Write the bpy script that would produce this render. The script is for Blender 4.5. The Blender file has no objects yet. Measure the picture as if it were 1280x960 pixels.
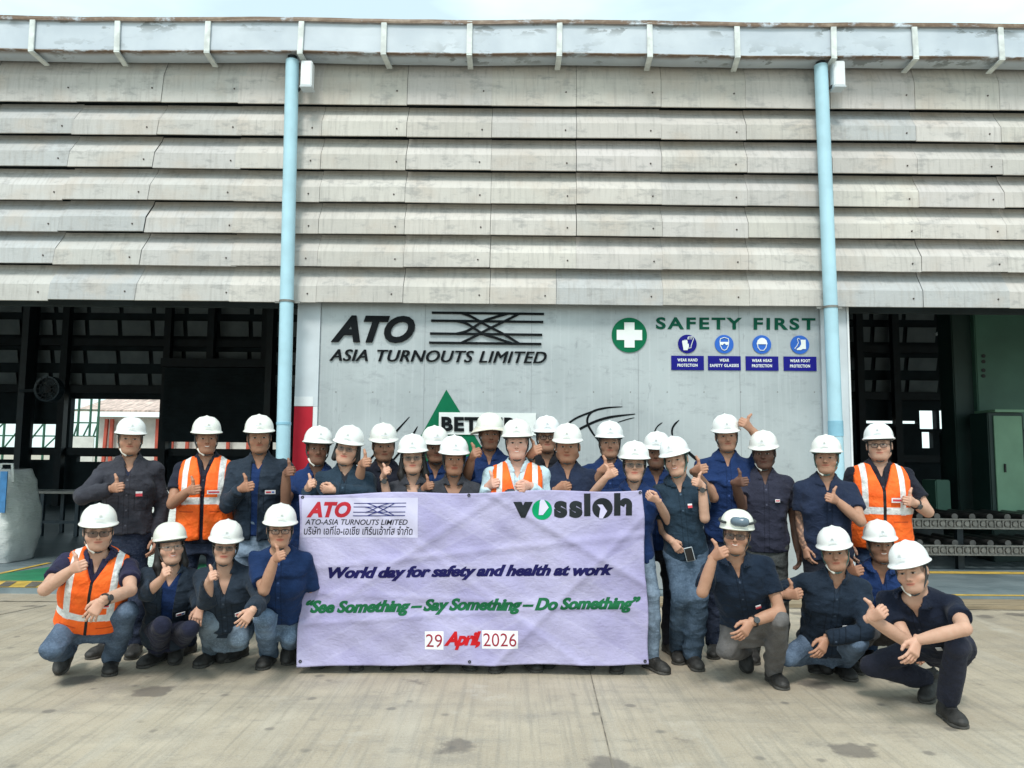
import bpy, bmesh, math, random
import numpy as np
from mathutils import Matrix, Vector
R = math.radians
SC = bpy.context.scene
COL = SC.collection
random.seed(7)
rng = np.random.default_rng(7)

# ------------------------------------------------------------------ camera
CAMH, PITCH, ROLL, FPX = 1.50, R(5.3), R(0.5), 960.0
cf = np.array((0, math.cos(PITCH), math.sin(PITCH)))
_r = np.array((1.0, 0, 0)); _u = np.array((0, -math.sin(PITCH), math.cos(PITCH)))
cr = _r*math.cos(ROLL) + _u*math.sin(ROLL)
cu = -_r*math.sin(ROLL) + _u*math.cos(ROLL)
CAM = np.array((0, 0, CAMH))
cam = bpy.data.cameras.new('camera'); cam.sensor_width = 36; cam.lens = 36*FPX/1280
cam.clip_end = 2000
cam_o = bpy.data.objects.new('camera', cam); COL.objects.link(cam_o)
cam_o.matrix_world = Matrix(((cr[0], cu[0], -cf[0], 0), (cr[1], cu[1], -cf[1], 0), (cr[2], cu[2], -cf[2], CAMH), (0, 0, 0, 1)))
SC.camera = cam_o

# ------------------------------------------------------------------ light
SUN_EL, SUN_AZ = 55, 192          # high, behind the photographer, veiled by cloud
world = bpy.data.worlds.new('World'); SC.world = world; world.use_nodes = True
sun = bpy.data.lights.new('sun', 'SUN'); sun.energy = 1.5; sun.angle = R(14); sun.color = (1, .965, .9)
sun_o = bpy.data.objects.new('sun', sun); COL.objects.link(sun_o)
_sd = Vector((math.cos(R(SUN_EL))*math.sin(R(SUN_AZ)), math.cos(R(SUN_EL))*math.cos(R(SUN_AZ)), math.sin(R(SUN_EL))))
sun_o.rotation_euler = (-_sd).to_track_quat('-Z', 'Y').to_euler()
vs = SC.view_settings
vs.view_transform = 'Standard'; vs.look = 'None'; vs.gamma = 1; vs.use_curve_mapping = False; vs.exposure = 0.80

# ------------------------------------------------------------------ node helper
class X:
    """an expression over shader nodes"""
    def __init__(s, nt, sock): s.nt = nt; s.s = sock
    def _m(s, op, *a, clamp=False):
        n = s.nt.nodes.new('ShaderNodeMath'); n.operation = op; n.use_clamp = clamp
        for i, v in enumerate((s,)+a):
            if isinstance(v, X): s.nt.links.new(v.s, n.inputs[i])
            else: n.inputs[i].default_value = v
        return X(s.nt, n.outputs[0])
    def __add__(s, o): return s._m('ADD', o)
    def __sub__(s, o): return s._m('SUBTRACT', o)
    def __mul__(s, o): return s._m('MULTIPLY', o)
    def __truediv__(s, o): return s._m('DIVIDE', o)
    def abs(s): return s._m('ABSOLUTE')
    def max(s, o): return s._m('MAXIMUM', o)
    def min(s, o): return s._m('MINIMUM', o)
    def fract(s): return s._m('FRACT')
    def sqrt(s): return s._m('SQRT')
    def sin(s): return s._m('SINE')
    def step(s, a, b):
        n = s.nt.nodes.new('ShaderNodeMapRange'); s.nt.links.new(s.s, n.inputs[0])
        n.inputs[1].default_value = a; n.inputs[2].default_value = b
        n.interpolation_type = 'SMOOTHSTEP'
        return X(s.nt, n.outputs[0])
class M:
    def __init__(s, name, rough=.8, metal=0, spec=.5):
        s.m = bpy.data.materials.new(name); s.m.use_nodes = True; s.nt = s.m.node_tree
        s.b = s.nt.nodes['Principled BSDF']; s.b.inputs['Roughness'].default_value = rough
        s.b.inputs['Metallic'].default_value = metal; s.b.inputs['Specular IOR Level'].default_value = spec
    def node(s, t): return s.nt.nodes.new(t)
    def coord(s, which='Object'):
        return s.node('ShaderNodeTexCoord').outputs[which]
    def attr(s, name):
        n = s.node('ShaderNodeAttribute'); n.attribute_name = name; return n
    def sep(s, sock):
        n = s.node('ShaderNodeSeparateXYZ'); s.nt.links.new(sock, n.inputs[0])
        return [X(s.nt, o) for o in n.outputs]
    def noise(s, vec, scale, detail=3, stretch=None, rough=.55):
        if stretch:
            mp = s.node('ShaderNodeMapping'); mp.inputs['Scale'].default_value = stretch
            s.nt.links.new(vec, mp.inputs[0]); vec = mp.outputs[0]
        n = s.node('ShaderNodeTexNoise'); n.inputs['Scale'].default_value = scale; n.inputs['Detail'].default_value = detail
        n.inputs['Roughness'].default_value = rough
        s.nt.links.new(vec, n.inputs['Vector']); return X(s.nt, n.outputs[0])
    def rgb(s, c):
        n = s.node('ShaderNodeRGB'); n.outputs[0].default_value = (*c, 1); return n.outputs[0]
    def mix(s, f, a, b, mode='MIX'):
        n = s.node('ShaderNodeMix'); n.data_type = 'RGBA'; n.blend_type = mode
        fs = n.inputs[0]
        if isinstance(f, X): s.nt.links.new(f.s, fs)
        else: fs.default_value = f
        for v, i in ((a, 6), (b, 7)):
            if isinstance(v, tuple): n.inputs[i].default_value = (*v, 1)
            else: s.nt.links.new(v, n.inputs[i])
        return n.outputs[2]
    def col(s, sock):
        if isinstance(sock, tuple): s.b.inputs['Base Color'].default_value = (*sock, 1)
        else: s.nt.links.new(sock, s.b.inputs['Base Color'])
    def rough(s, x): s.nt.links.new(x.s, s.b.inputs['Roughness'])
    def bump(s, h, strength=.3, dist=.01):
        n = s.node('ShaderNodeBump'); n.inputs['Strength'].default_value = strength; n.inputs['Distance'].default_value = dist
        s.nt.links.new(h.s, n.inputs['Height']); s.nt.links.new(n.outputs[0], s.b.inputs['Normal'])
def simple(name, c, rough=.7, var=.15, scale=6, metal=0, bump=0, bscale=40, spec=.5, stretch=None):
    m = M(name, rough, metal, spec); co = m.coord()
    n = m.noise(co, scale, 4, stretch)
    m.col(m.mix(n.step(.25, .75), tuple(x*(1-var) for x in c), tuple(min(1, x*(1+var)) for x in c)))
    if bump: m.bump(m.noise(co, bscale, 4, stretch), bump, .01)
    return m.m

# sky: nishita under a bright veil of cloud
nt = world.node_tree; bg = nt.nodes['Background']
sky = nt.nodes.new('ShaderNodeTexSky'); sky.sky_type = 'NISHITA'; sky.sun_disc = False
sky.sun_elevation = R(SUN_EL); sky.sun_rotation = R(SUN_AZ); sky.air_density = 1; sky.dust_density = 2; sky.ozone_density = 1
tc = nt.nodes.new('ShaderNodeTexCoord')
nz = nt.nodes.new('ShaderNodeTexNoise'); nz.inputs['Scale'].default_value = 3.2; nz.inputs['Detail'].default_value = 5
mp = nt.nodes.new('ShaderNodeMapping'); mp.inputs['Scale'].default_value = (1, 1, 3)
nt.links.new(tc.outputs['Generated'], mp.inputs[0]); nt.links.new(mp.outputs[0], nz.inputs['Vector'])
rp = nt.nodes.new('ShaderNodeMapRange'); rp.inputs[1].default_value = .35; rp.inputs[2].default_value = .65
rp.inputs[3].default_value = .55; rp.inputs[4].default_value = .93
nt.links.new(nz.outputs[0], rp.inputs[0])
mxs = nt.nodes.new('ShaderNodeMix'); mxs.data_type = 'RGBA'
nt.links.new(rp.outputs[0], mxs.inputs[0]); nt.links.new(sky.outputs[0], mxs.inputs[6]); mxs.inputs[7].default_value = (6.6, 8.3, 8.3, 1)
nt.links.new(mxs.outputs[2], bg.inputs['Color']); bg.inputs['Strength'].default_value = 0.10

# ------------------------------------------------------------------ geometry helpers
def at(px, py, Y):
    d = cf + cr*(px-640)/FPX + cu*(480-py)/FPX
    return CAM + d*((Y-CAM[1])/d[1])
def ray(px, py):
    d = cf + cr*(px-640)/FPX + cu*(480-py)/FPX
    return d/np.linalg.norm(d)
def gz(px, py, z=0.0):
    d = ray(px, py); return CAM + d*((z-CAMH)/d[2])
def nrm(v):
    v = np.asarray(v, float); return v/max(1e-9, np.linalg.norm(v))
def tag(o, label=None, cat=None, group=None, kind=None):
    if label: o['label'] = label
    if cat: o['category'] = cat
    if group: o['group'] = group
    if kind: o['kind'] = kind
    return o
def empty(name, loc=(0, 0, 0), label=None, cat=None, group=None, kind=None):
    o = bpy.data.objects.new(name, None); COL.objects.link(o); o.location = tuple(loc); o.empty_display_size = .1
    return tag(o, label, cat, group, kind)
class MB:
    """collects shapes; build() links them as one mesh"""
    def __init__(s): s.v = []; s.f = []; s.mi = []; s.cur = 0
    def add(s, vs, fs):
        b = len(s.v); s.v += [tuple(map(float, v)) for v in vs]
        for f in fs: s.f.append(tuple(b+i for i in f)); s.mi.append(s.cur)
    def box(s, x0, x1, y0, y1, z0, z1):
        s.add([(x0,y0,z0),(x1,y0,z0),(x1,y1,z0),(x0,y1,z0),(x0,y0,z1),(x1,y0,z1),(x1,y1,z1),(x0,y1,z1)],
              [(0,3,2,1),(4,5,6,7),(0,1,5,4),(1,2,6,5),(2,3,7,6),(3,0,4,7)])
    def hexa(s, p):   # 8 points, same order as box
        s.add(p, [(0,3,2,1),(4,5,6,7),(0,1,5,4),(1,2,6,5),(2,3,7,6),(3,0,4,7)])
    def bar(s, a, b, w, h=None, up=(0, 0, 1)):
        h = h or w; a = np.array(a, float); b = np.array(b, float); d = nrm(b-a)
        x = np.cross(d, up)
        if np.linalg.norm(x) < 1e-3: x = np.cross(d, (1, 0, 0))
        x = nrm(x); y = np.cross(x, d)
        p = [c + x*sx*w/2 + y*sy*h/2 for c in (a, b) for sx, sy in ((-1,-1),(1,-1),(1,1),(-1,1))]
        s.add(p, [(0,3,2,1),(4,5,6,7),(0,1,5,4),(1,2,6,5),(2,3,7,6),(3,0,4,7)])
    def tube(s, pts, r, n=10, close=False, cap=True):
        pts = [np.array(p, float) for p in pts]; m = len(pts); ring = []
        rr = r if isinstance(r, (list, tuple)) else [r]*m
        ref = None
        for i in range(m):
            if close: t = pts[(i+1) % m]-pts[i-1]
            else: t = pts[min(i+1, m-1)]-pts[max(i-1, 0)]
            t = nrm(t)
            if ref is None:
                ref = np.cross(t, (0, 0, 1)) if abs(t[2]) < .9 else np.cross(t, (1, 0, 0))
            x = nrm(ref - t*np.dot(ref, t)); ref = x; y = np.cross(t, x)
            ring.append([pts[i]+rr[i]*(x*math.cos(2*math.pi*k/n)+y*math.sin(2*math.pi*k/n)) for k in range(n)])
        vs = [p for q in ring for p in q]; fs = []
        for i in range(m if close else m-1):
            j = (i+1) % m
            for k in range(n): fs.append((i*n+k, i*n+(k+1) % n, j*n+(k+1) % n, j*n+k))
        if not close and cap: fs += [tuple(range(n-1, -1, -1)), tuple((m-1)*n+k for k in range(n))]
        s.add(vs, fs)
    def lathe(s, c, prof, n=32, axis='z'):
        vs = []; fs = []
        for r, h in prof:
            for k in range(n):
                a = 2*math.pi*k/n; p = (r*math.cos(a), r*math.sin(a), h)
                if axis == 'y': p = (p[0], p[2], p[1])
                if axis == 'x': p = (p[2], p[0], p[1])
                vs.append((c[0]+p[0], c[1]+p[1], c[2]+p[2]))
        for i in range(len(prof)-1):
            for k in range(n): fs.append((i*n+k, i*n+(k+1) % n, (i+1)*n+(k+1) % n, (i+1)*n+k))
        s.add(vs, fs)
    def prism(s, poly, y0, y1):   # polygon in xz, extruded along y
        n = len(poly)
        s.add([(x, y0, z) for x, z in poly]+[(x, y1, z) for x, z in poly],
              [tuple(range(n)), tuple(range(2*n-1, n-1, -1))]+[(i, n+i, n+(i+1) % n, (i+1) % n) for i in range(n)])
    def build(s, name, mats, parent=None, smooth=False, bevel=0, fix=True):
        me = bpy.data.meshes.new(name); me.from_pydata(s.v, [], s.f)
        mats = mats if isinstance(mats, (list, tuple)) else [mats]
        for m in mats: me.materials.append(m)
        me.polygons.foreach_set('material_index', s.mi)
        if fix or bevel:
            bm = bmesh.new(); bm.from_mesh(me)
            if fix: bmesh.ops.recalc_face_normals(bm, faces=bm.faces)
            if bevel: bmesh.ops.bevel(bm, geom=[e for e in bm.edges if e.is_manifold and e.calc_face_angle(0) > .6], offset=bevel, segments=2, affect='EDGES', clamp_overlap=True)
            bm.to_mesh(me); bm.free()
        if smooth: me.polygons.foreach_set('use_smooth', [True]*len(me.polygons))
        o = bpy.data.objects.new(name, me); COL.objects.link(o)
        if parent: o.parent = parent; o.matrix_parent_inverse = Matrix.Translation(-parent.location)
        return o
def smooth_angle(o, a=40):
    o.data.polygons.foreach_set('use_smooth', [True]*len(o.data.polygons))
    bm = bmesh.new(); bm.from_mesh(o.data)
    for e in bm.edges:
        if e.is_manifold and e.calc_face_angle(0) > R(a): e.smooth = False
    bm.to_mesh(o.data); bm.free()

def text_geo(body, off=0, shear=0, extrude=0, spacing=1.0, wordsp=1.0, res=4):
    c = bpy.data.curves.new('lettering', 'FONT'); c.body = body; c.size = 1; c.offset = off; c.shear = shear
    c.extrude = extrude; c.space_character = spacing; c.space_word = wordsp; c.resolution_u = res
    o = bpy.data.objects.new('lettering', c); COL.objects.link(o)
    dg = bpy.context.evaluated_depsgraph_get(); dg.update()
    me = bpy.data.meshes.new_from_object(o.evaluated_get(dg))
    v = np.array([tuple(p.co) for p in me.vertices]); f = [tuple(p.vertices) for p in me.polygons]
    bpy.data.objects.remove(o); bpy.data.curves.remove(c); bpy.data.meshes.remove(me)
    return v, f
def refine(v, f, lim):
    bm = bmesh.new(); bv = [bm.verts.new(q) for q in v]
    for q in f:
        try: bm.faces.new([bv[i] for i in q])
        except ValueError: pass
    bmesh.ops.triangulate(bm, faces=bm.faces)
    for _ in range(4):
        es = [e for e in bm.edges if e.calc_length() > lim]
        if not es: break
        bmesh.ops.subdivide_edges(bm, edges=es, cuts=1); bmesh.ops.triangulate(bm, faces=[q for q in bm.faces if len(q.verts) > 3])
    bm.verts.index_update(); v = np.array([tuple(q.co) for q in bm.verts]); f = [tuple(q.index for q in t.verts) for t in bm.faces]; bm.free()
    return v, f
def text_on(mb, body, x0, y0, x1, y1, surf, slope=0, off=0, shear=0, spacing=1, wordsp=1, depth=0, sub=0):
    """lettering whose box spans the photo pixels (x0,y0)-(x1,y1) on the surface surf(px,py,lift)"""
    v, f = text_geo(body, off, shear, .5 if depth else 0, spacing, wordsp)
    if sub: v, f = refine(v, f, sub)
    mn = v.min(0); mxx = v.max(0)
    u = (v[:, 0]-mn[0])/(mxx[0]-mn[0]); w = (v[:, 1]-mn[1])/(mxx[1]-mn[1])
    px = x0+u*(x1-x0); py = y1-w*(y1-y0)+slope*(px-x0)
    lift = (v[:, 2]+.5)*depth if depth else np.zeros(len(v))
    vs_ = [surf(px[i], py[i], lift[i]) for i in range(len(v))]
    mb.add(vs_, f)
def plane_surf(Y, eps):
    return lambda px, py, l=0: at(px, py, Y-eps-l) if False else (lambda p: (p[0], Y-eps-l, p[2]))(at(px, py, Y))

# ------------------------------------------------------------------ setting materials
def concrete_mat():
    m = M('concrete', .85); co = m.coord(); x, y, z = m.sep(co)
    big = m.noise(co, .55, 5); mid = m.noise(co, 3.5, 6, rough=.65); fine = m.noise(co, 60, 4, rough=.7)
    brush = m.noise(co, 9, 3, (6.5, .22, 1)); brush2 = m.noise(co, 3, 4, (.35, 3.2, 1))
    fineb = m.noise(co, 9, 4, (3.2, .10, 1), .6); wide = m.noise(co, 1.6, 4, (2.5, .25, 1)); cross = m.noise(co, 1.3, 5, (.3, 3.4, 1), .65); diag = m.noise(co, 7, 3, (.5, 1.6, 1)); blot = m.noise(co, 1.7, 6, rough=.7)
    c = m.mix(big.step(.3, .7), (.42, .355, .27), (.51, .445, .345))
    c = m.mix(mid.step(.35, .75)*.7, m.mix(1.0, c, (.80, .79, .77), 'MULTIPLY'), c)
    c = m.mix(fineb.step(.46, .68)*.45, c, (.215, .195, .16))
    c = m.mix(wide.step(.5, .7)*.3, c, (.47, .44, .38))
    c = m.mix(cross.step(.48, .7)*.36, c, (.225, .205, .172))
    c = m.mix(m.noise(co, 5, 6, (.8, 1.5, 1), .75).step(.52, .7)*.5, c, (.20, .185, .16)); c = m.mix(blot.step(.52, .7)*.5, c, (.21, .19, .165)); c = m.mix(blot.step(.42, .25)*.45, c, (.53, .495, .43))
    c = m.mix(fine.step(.35, .8)*.3, c, (.54, .51, .44)); c = m.mix(m.noise(co, 140, 2).step(.55, .72)*.5, c, (.15, .135, .115))
    # oil spots
    v = m.node('ShaderNodeTexVoronoi'); v.inputs['Scale'].default_value = 1.5; m.nt.links.new(co, v.inputs['Vector'])
    d = X(m.nt, v.outputs['Distance']) + (mid-.5)*.5
    sp = d.step(.19, .11)
    v2 = m.node('ShaderNodeTexVoronoi'); v2.inputs['Scale'].default_value = 4.2; m.nt.links.new(co, v2.inputs['Vector'])
    sp2 = (X(m.nt, v2.outputs['Distance']) + (mid-.5)*.35).step(.17, .07)*big.step(.3, .5)
    c = m.mix(sp*.7, c, (.115, .10, .09)); c = m.mix(sp2*.6, c, (.12, .11, .10))
    m.col(c); m.bump(fine*.5 + fineb*1.5, .4, .006)
    m.rough(mid.step(.2, .9)*.25 + .62)
    return m.m
def siding_mat():
    m = M('fibre_cement', .8); co = m.coord(); a = m.attr('pcol')
    n1 = m.noise(co, 2.2, 5); st = m.noise(co, 5, 4, (5, 1, .5)); st2 = m.noise(co, 12, 4, (4, 1, .25)); f = m.noise(co, 45, 4)
    c = a.outputs['Color']; cl = m.noise(co, .9, 5, rough=.6); sm_ = m.noise(co, 4, 5, (1, 1, 2.2), .7); hl = m.noise(co, 30, 3, (.12, 1, 3))
    c = m.mix(cl.step(.4, .66)*.45, c, (.37, .36, .345))
    c = m.mix(st.step(.46, .74)*.42, c, (.30, .285, .27))
    c = m.mix(n1.step(.48, .7)*.5, c, (.47, .41, .355))
    c = m.mix(sm_.step(.52, .68)*.5, c, (.24, .24, .24))
    c = m.mix(st2.step(.56, .8)*.35, c, (.17, .17, .17))
    c = m.mix(hl.step(.5, .8)*.3, c, (.58, .57, .54)); c = m.mix(f.step(.5, .8)*.25, c, (.62, .6, .56))
    m.col(c); m.bump(f + st, .25, .006); return m.m
def gutter_mat():
    m = M('painted_gutter', .5); co = m.coord(); x, y, z = m.sep(co)
    n = m.noise(co, 3, 6, (1, 1, 2.5), .65); e = m.noise(co, 7, 6, (.6, 1, 1), .7); g = m.noise(co, 1.1, 3)
    c = m.mix(m.noise(co, 2, 4).step(.3, .7), (.44, .50, .565), (.53, .59, .65))
    pl = n.step(.54, .58)*g.step(.44, .54)
    a = m.attr('edge'); ed = X(m.nt, a.outputs['Fac'])
    c = m.mix(pl*(ed.step(.15, .5)), c, (.24, .27, .29))
    rust = ed.step(.60, .95)*e.step(.34, .50)
    c = m.mix(rust, c, m.mix(e.step(.5, .75), (.14, .085, .05), (.30, .235, .175)))
    m.col(c); return m.m
def door_mat():
    m = M('grey_sheet_steel', .42, .25); co = m.coord()
    n = m.noise(co, 1.2, 5); br = m.noise(co, 6, 5, (7, 1, .12)); sc = m.noise(co, 5, 6, (1, 1, 2.5), .75); f = m.noise(co, 90, 3)
    c = m.mix(n.step(.3, .7), (.37, .405, .42), (.46, .50, .515))
    c = m.mix(br.step(.5, .75)*.35, c, (.56, .59, .61)); c = m.mix(sc.step(.52, .7)*.5, c, (.28, .305, .33)); c = m.mix(m.noise(co, 16, 5, (1, 1, .3), .7).step(.62, .7)*.45, c, (.22, .24, .26))
    m.col(c); m.bump(br + f*.3 + n*1.5, .12, .01); m.rough(sc.step(.2, .8)*.25+.34); return m.m
MT = {}
MT['concrete'] = concrete_mat(); MT['siding'] = siding_mat(); MT['gutter'] = gutter_mat(); MT['door'] = door_mat()
MT['blue_pipe'] = simple('blue_pvc', (.39, .61, .71), .45, .08, 4, bump=.05)
MT['white_paint'] = simple('white_paint', (.70, .73, .75), .45, .08, 3)
MT['pale_frame'] = simple('pale_frame_paint', (.55, .60, .64), .5, .1, 2)
MT['red_paint'] = simple('red_paint', (.42, .02, .035), .45, .12, 3, spec=.1)
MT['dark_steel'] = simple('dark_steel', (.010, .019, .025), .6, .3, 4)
MT['dark_wall'] = simple('dark_sheet', (.020, .033, .040), .85, .3, 2)  # base colour set very low so the shade of the interior is in it
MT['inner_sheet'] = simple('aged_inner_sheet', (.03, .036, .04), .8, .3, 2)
MT['black'] = simple('black_plastic', (.012, .012, .013), .5, .2, 8)
MT['rubber'] = simple('black_rubber', (.022, .021, .020), .75, .35, 14, bump=.2)
MT['sign_black'] = simple('black_sign_paint', (.009, .011, .013), .7, .2, 5, spec=.06)
MT['sign_green'] = simple('green_sign_paint', (.004, .135, .062), .5, .12, 4, spec=.1)
MT['dark_green'] = simple('dark_green_letter_paint', (.004, .085, .050), .5, .12, 4, spec=.1)
MT['sign_white'] = simple('white_sign_paint', (.74, .78, .77), .5, .06, 5, spec=.1)
MT['sign_blue'] = simple('blue_sign_paint', (.035, .13, .50), .45, .08, 5, spec=.1)
MT['sign_navy'] = simple('navy_sign_paint', (.012, .012, .20), .45, .08, 5, spec=.1)
MT['yellow_line'] = simple('yellow_line_paint', (.58, .40, .08), .6, .25, 9)
MT['green_floor'] = simple('green_floor_paint', (.03, .22, .11), .5, .2, 5)
MT['grey_line'] = simple('worn_grey_paint', (.13, .12, .10), .7, .3, 9)
MT['timber'] = simple('dusty_timber', (.27, .215, .14), .85, .3, 5, bump=.3, stretch=(.4, 5, 5))
MT['machine_green'] = simple('machine_green', (.06, .155, .115), .5, .15, 2)
MT['machine_pale'] = simple('pale_machine_green', (.19, .36, .24), .5, .12, 2)
MT['machine_dark'] = simple('dark_machine_green', (.012, .036, .032), .5, .2, 2)  # also serves as the painted side shade of the control cabinet
MT['steel'] = simple('worn_steel', (.22, .215, .20), .45, .25, 12, .6)
MT['fan_grey'] = simple('fan_grey', (.03, .05, .065), .5, .2, 6)
MT['glass'] = simple('glass', (.3, .35, .35), .1, .05, 4)
MT['scaffold_green'] = simple('green_scaffold', (.02, .10, .06), .6, .2, 4)
MT['far_white'] = simple('far_white_block', (.62, .63, .60), .8, .1, 3)
MT['far_red'] = simple('far_red_paint', (.45, .08, .05), .6, .15, 3)
def floor_mat():
    m = M('workshop_floor_paint', .3); co = m.coord(); n = m.noise(co, 1.5, 6, rough=.65); b = m.noise(co, 3, 4, (.3, 4, 1))
    c = m.mix(n.step(.3, .7), (.115, .155, .175), (.19, .24, .26)); c = m.mix(b.step(.5, .75)*.4, c, (.30, .35, .37))
    m.col(c); m.rough(n.step(.2, .8)*.3+.3); return m.m
MT['floor'] = floor_mat()

# ------------------------------------------------------------------ ground
g = MB(); g.add([(-300,-300,0),(300,-300,0),(300,300,0),(-300,300,0)], [(0,1,2,3)])
tag(g.build('ground', MT['concrete']), kind='structure')
YF = 8.28                     # front edge of the raised workshop floor
FZ = .06
fl = MB(); fl.box(-18, 18, YF, 26, -.2, FZ)
tag(fl.build('workshop_floor', MT['floor']), kind='structure')
kerb = MB(); kerb.box(-2.3, 18, YF-.40, YF-.012, -.1, .035)
tag(kerb.build('kerb', MT['timber'], bevel=.006), kind='structure')
j = MB()
def strip(mb, a, b, w, z):
    a = np.array(a[:2]); b = np.array(b[:2]); n = nrm((b-a)[::-1]*np.array((-1, 1)))*w/2
    mb.add([(*(a-n), z), (*(a+n), z), (*(b+n), z), (*(b-n), z)], [(0,1,2,3)])
p0 = gz(728, 800); p1 = gz(766, 958); dd = p1-p0
strip(j, p0-dd*.3, p1+dd*2, .007, .004)
strip(j, gz(-160, 800), gz(58, 757), .014, .004)
strip(j, (-9, YF-.43), (9, YF-.43), .03, .004)
tag(j.build('pavement_joints', simple('joint_dirt', (.17, .15, .12), .95, .6, 9)), kind='structure')
ln = MB()
ln.add([(1.9,YF+.01,FZ+.004),(9,YF+.01,FZ+.004),(9,YF+.09,FZ+.004),(1.9,YF+.09,FZ+.004)], [(0,1,2,3)])
ln.add([(1.9,9.85,FZ+.004),(9,9.85,FZ+.004),(9,10.05,FZ+.004),(1.9,10.05,FZ+.004)], [(0,1,2,3)])
ln.add([(-9,YF+.01,FZ+.004),(-2.5,YF+.01,FZ+.004),(-2.5,YF+.42,FZ+.004),(-9,YF+.42,FZ+.004)], [(0,1,2,3)])
q = [gz(-80, 735, FZ), gz(62, 704, FZ)]
strip(ln, q[0], q[1], .07, FZ+.008)
tag(ln.build('floor_lines', MT['yellow_line']), kind='structure')
gp = MB(); a_ = gz(18, 721, FZ); b_ = gz(70, 708, FZ)
gp.add([(a_[0]-.5, YF+.43, FZ+.004), (-2.9, YF+.43, FZ+.004), (-2.9, b_[1]+.5, FZ+.004), (b_[0], b_[1], FZ+.004)], [(0,1,2,3)])
tag(gp.build('floor_marking', MT['green_floor']), kind='structure')
zb = MB()
for k in range(14):
    x = -6.6+k*.29
    zb.add([(x,YF+.03,FZ+.008),(x+.12,YF+.03,FZ+.008),(x+.0,YF+.36,FZ+.008),(x-.12,YF+.36,FZ+.008)], [(0,1,2,3)])
tag(zb.build('floor_hatching', MT['grey_line']), kind='structure')

# ------------------------------------------------------------------ factory building
bld = empty('factory_building', (0, 8.6, 0), 'long weathered factory shed with grey fibre cement cladding above open bays', 'building')
YO = 8.36                    # front of the cladding lips
zrow = [at(640, y, YO)[2] for y in (132, 172, 213, 254, 294, 335, 380)]
ztop = at(640, 70, YO)[2]
PW = 110*YO/FPX
XB0 = at(614, 200, YO)[0]
def siding_row(i):
    zb_ = zrow[i]; zt = (zrow[i-1] if i else ztop+.1)+.06
    v = []; f = []; cols = []
    h = zt-zb_-.06
    screws = MB()
    k0 = -11; k1 = 11
    base = np.array((.55, .525, .495))
    for k in range(k0, k1):
        x0 = XB0+k*PW+random.uniform(-.003, .003); x1 = XB0+(k+1)*PW-.004+random.uniform(-.002, .002)
        if k < -3: x0 += (i-3)*-.03; x1 += ((i-3)*-.03 if k < -4 else .06)
        if k == 0 and i == 6: x1 -= .22
        if k == 1 and i == 6: x0 -= .22
        y = YO-(k % 2)*.004+random.uniform(-.0015, .0015)*(3 if k < -3 else 1); dz = random.uniform(-.003, .003)*(2.5 if k < -3 else 1); dz2 = dz+random.uniform(-.006, .006)
        c = base*random.uniform(.90, 1.06)*np.array((1, random.uniform(.99, 1.01), random.uniform(.97, 1.03)))
        if k < -3: c = c*.6+np.array((.46, .48, .49))*.4
        if (k, i) in ((1, 6), (4, 6), (5, 6), (4, 1), (-5, 4), (-6, 4), (-5, 6), (8, 4), (-6, 1), (-6, 5), (9, 4), (-6, 2)):
            c = np.array((.43, .445, .455))*random.uniform(.95, 1.05)
        prof = [(.012, .004), (.012, 0), (0, .004), (0, .46*h), (.010, .50*h), (.12, .93*h), (.135, h+.026)]
        b = len(v)
        sh = .045 if k < -3 else .006      # the joint leans with the sheet
        for (dy, z) in prof:
            s_ = sh*(z/h)
            v.append((x0+s_, y+dy, zb_+z+dz)); v.append((x1+s_, y+dy, zb_+z+dz2))
        for q_ in range(len(prof)-1): f.append((b+2*q_, b+2*q_+1, b+2*q_+3, b+2*q_+2))
        # thickness at both ends
        for e in (0, 1):
            b2 = len(v)
            for (dy, z) in prof[1:]:
                s_ = sh*(z/h); xx = (x0, x1)[e]+s_; zz = zb_+z+(dz, dz2)[e]
                v.append((xx, y+dy, zz)); v.append((xx, y+dy+.009, zz))
            for q_ in range(len(prof)-2): f.append((b2+2*q_, b2+2*q_+1, b2+2*q_+3, b2+2*q_+2))
        while len(cols) < len(v): cols.append(c)
        screws.lathe((x1-.11+random.uniform(-.02, .02), y-.004, zb_+.24*h+dz), [(.0, -.005), (.008, -.005), (.0095, .0), (.0095, .005)], 8, 'y')
    me = bpy.data.meshes.new('siding_row'); me.from_pydata(v, [], f); me.materials.append(MT['siding'])
    at_ = me.color_attributes.new('pcol', 'FLOAT_COLOR', 'POINT')
    at_.data.foreach_set('color', np.array([(*c, 1) for c in cols]).ravel())
    o = bpy.data.objects.new('siding_row', me); COL.objects.link(o); o.parent = bld; o.matrix_parent_inverse = Matrix.Translation(-bld.location)
    sc_ = screws.build('screw_heads', simple('rusty_screw', (.06, .045, .04), .7, .3, 20), o)
    sc_.matrix_parent_inverse = Matrix.Identity(4)
    return o
for i in range(7): siding_row(i)
# backing wall over the bays, lintel
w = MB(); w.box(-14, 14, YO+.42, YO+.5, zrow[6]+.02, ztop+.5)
w.build('upper_wall', MT['dark_wall'], bld)
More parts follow.
